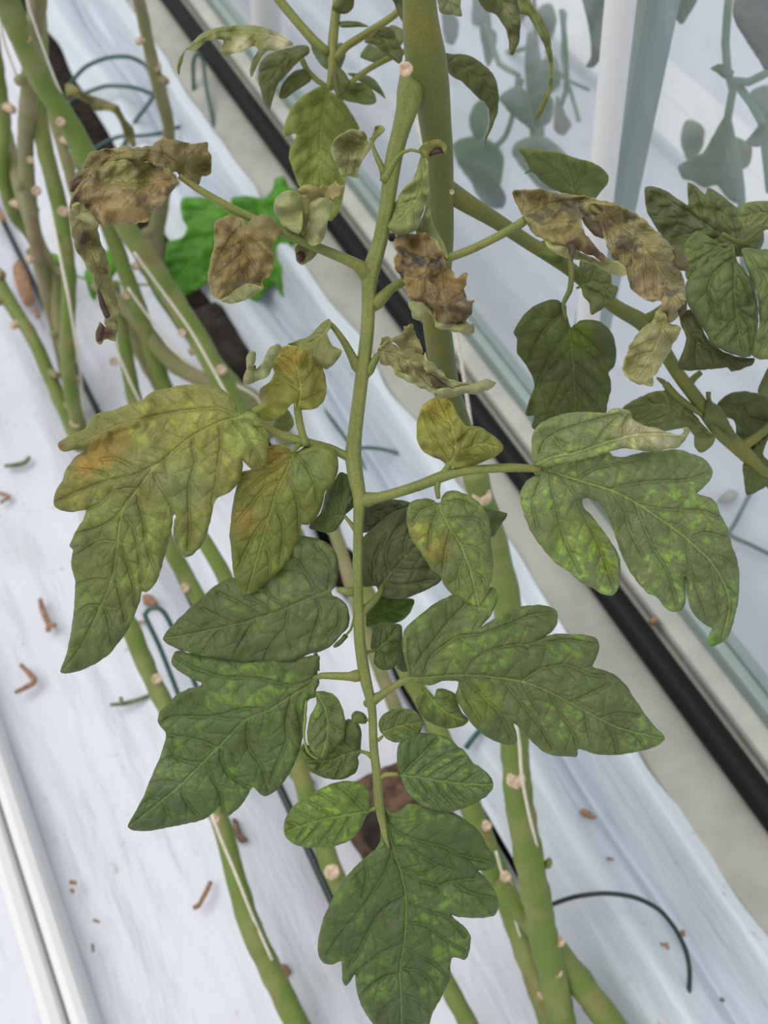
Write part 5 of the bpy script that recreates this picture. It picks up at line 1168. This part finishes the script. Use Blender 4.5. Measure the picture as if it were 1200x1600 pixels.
for o_ in (stm,): pass
def TF(p, label=None): return LF(p, label, parent=shoot)
TF([patch('B', '-30,235 -50,300 -62,350 -68,330 -60,270 0,200 60,150 150,125 250,118 320,125 400,150 445,180 475,210 430,225 395,235 350,240 325,270 295,330 280,362 270,335 285,280 310,235 290,215 240,240 200,250 150,258 135,232 150,192 100,185 60,200 10,240', rib='470,205 380,170 250,150 120,160 0,225', d=.56, dt=.57, col=(136, 146, 90), seed=201, mot=0, wave=3, rough=.4, side=6, spots=[(420, 190, 70, (196, 192, 160)), (220, 215, 50, (186, 184, 152))])], 'pale curled leaf arching to the left')
TF(patch('B', '545,218 500,213 450,225 400,240 350,260 318,300 310,360 320,420 340,480 365,510 380,460 400,400 440,350 480,310 512,275 548,250', rib='545,230 440,280 380,370 362,500', d=.59, dt=.60, fold=.3, col=(94, 102, 56), seed=203, mot=0, side=5), 'dark leaflet drooping under the pale curled leaf')
TF(patch('B', '410,460 415,410 450,360 490,330 540,325 560,370 530,400 480,430 440,460', rib='555,350 480,380 415,450', d=.605, col=(100, 112, 56), seed=205, mot=0, side=3))
TF(patch('B', '625,400 570,418 520,450 470,500 440,570 428,640 480,625 490,640 468,680 455,740 475,800 500,870 520,900 560,950 600,1000 650,1035 690,985 705,930 715,880 720,850 700,700 750,640 785,600 760,550 720,490 690,450 650,430', rib='630,410 610,560 600,740 610,880 645,1020', d=.62, dt=.645, fold=.1, col=(136, 154, 76), seed=207, mot=.1, side=7, wave=1.5), 'large translucent green leaf below the shoot')
TF(patch('B', '680,452 740,395 800,390 850,430 862,480 820,492 760,480 710,470', rib='685,440 760,430 850,470', d=.615, col=(104, 122, 60), seed=209, mot=0, side=3))
TF(patch('B', '652,360 678,312 720,345 742,390 722,430 686,454 660,410', rib='680,320 700,440', d=.592, col=(86, 94, 48), seed=211, mot=0, side=3))
TF(patch('B', '808,195 850,150 900,125 940,140 970,200 990,260 972,298 930,270 890,240 850,210', rib='815,190 900,180 975,290', d=.59, col=(90, 98, 52), seed=213, mot=0, side=4), 'dark leaflet touching the left side of the main stem')
TF(patch('B', '790,265 830,205 880,225 930,120 990,140 990,200 925,270 860,292', d=.63, col=(110, 128, 76), seed=215, mot=0, vein=False))
TF(patch('B', '655,40 678,0 680,-60 755,-60 757,30 732,60 692,62', d=.59, col=(88, 98, 48), seed=217, mot=0, vein=False))
TF(patch('B', '730,345 800,348 860,378 908,462 850,422 790,385', d=.625, col=(112, 128, 76), seed=219, mot=0, vein=False))
TF(patch('B', '930,-40 985,-40 1000,60 1004,110 985,100 965,60', d=.58, col=(78, 86, 52), seed=221, mot=0, vein=False))
TF(patch('B', '690,105 740,98 790,105 825,125 780,125 700,130', d=.60, col=(100, 114, 62), seed=223, mot=0, vein=False))
TF(patch('B', '560,215 640,220 700,200 720,260 680,340 600,300', d=.615, col=(110, 132, 90), seed=225, mot=0, vein=False))
# leaves hanging at the top right of the main stem
hang = empty('tomato_shoot', P(780, -60, .58), 'tomato leaves hanging at the top right of the main stem', 'plant')
mesh_obj('stem', *join_geo([ptube('C', [(420, -500, 18.0, .57), (600, -260, 16.8, .58), (720, -120, 15.0, .58), (800, -20, 12.0, .58), (840, 30, 6.0, .58)], seg=10, step=.004), ptube('C', [(340, 340, 7.8, .56), (365, 344, 7.2, .555), (400, 360, 4.8, .55)], seg=8, step=.003)]), STALKY, hang)
def HF(p, label=None): return LF(p, label, parent=hang)
HF(patch('C', '372,335 440,340 510,342 580,375 640,420 690,480 715,570 712,680 690,760 655,840 630,912 633,860 655,790 660,710 630,640 590,610 540,560 480,505 430,480 395,440', rib='385,390 500,430 620,520 690,660 632,900', d=.55, dt=.57, fold=.35, col=(92, 102, 56), seed=227, mot=0, side=6), 'sickle-shaped dark leaflet right of the main stem')
HF(patch('C', '560,-80 600,20 640,70 700,90 740,150 770,200 790,340 805,345 840,270 852,180 850,90 840,20 800,-80', rib='700,-60 760,60 800,200 798,335', d=.56, dt=.57, fold=.2, col=(98, 106, 60), seed=229, mot=0, side=5, spots=[(770, 60, 60, (130, 134, 96))]), 'dark pointed leaflet at the top edge')
HF(patch('C', '830,-80 850,80 900,100 950,180 1000,280 1030,400 1030,520 990,630 945,720 950,750 990,700 1040,590 1057,470 1050,330 1030,200 980,100 930,40 890,-60', rib='850,-20 960,110 1040,300 1045,520 950,740', d=.56, dt=.57, col=(108, 120, 66), seed=231, mot=0, side=4), 'long narrow curved leaflet tip at the top')
HF(patch('C', '340,-60 470,-60 478,40 486,100 430,92 350,75', rib='400,-50 440,90', d=.52, col=(120, 130, 96), seed=233, mot=0, side=3))
print('OBJECTS', len(bpy.data.objects), 'VERTS', sum(len(m.vertices) for m in bpy.data.meshes))
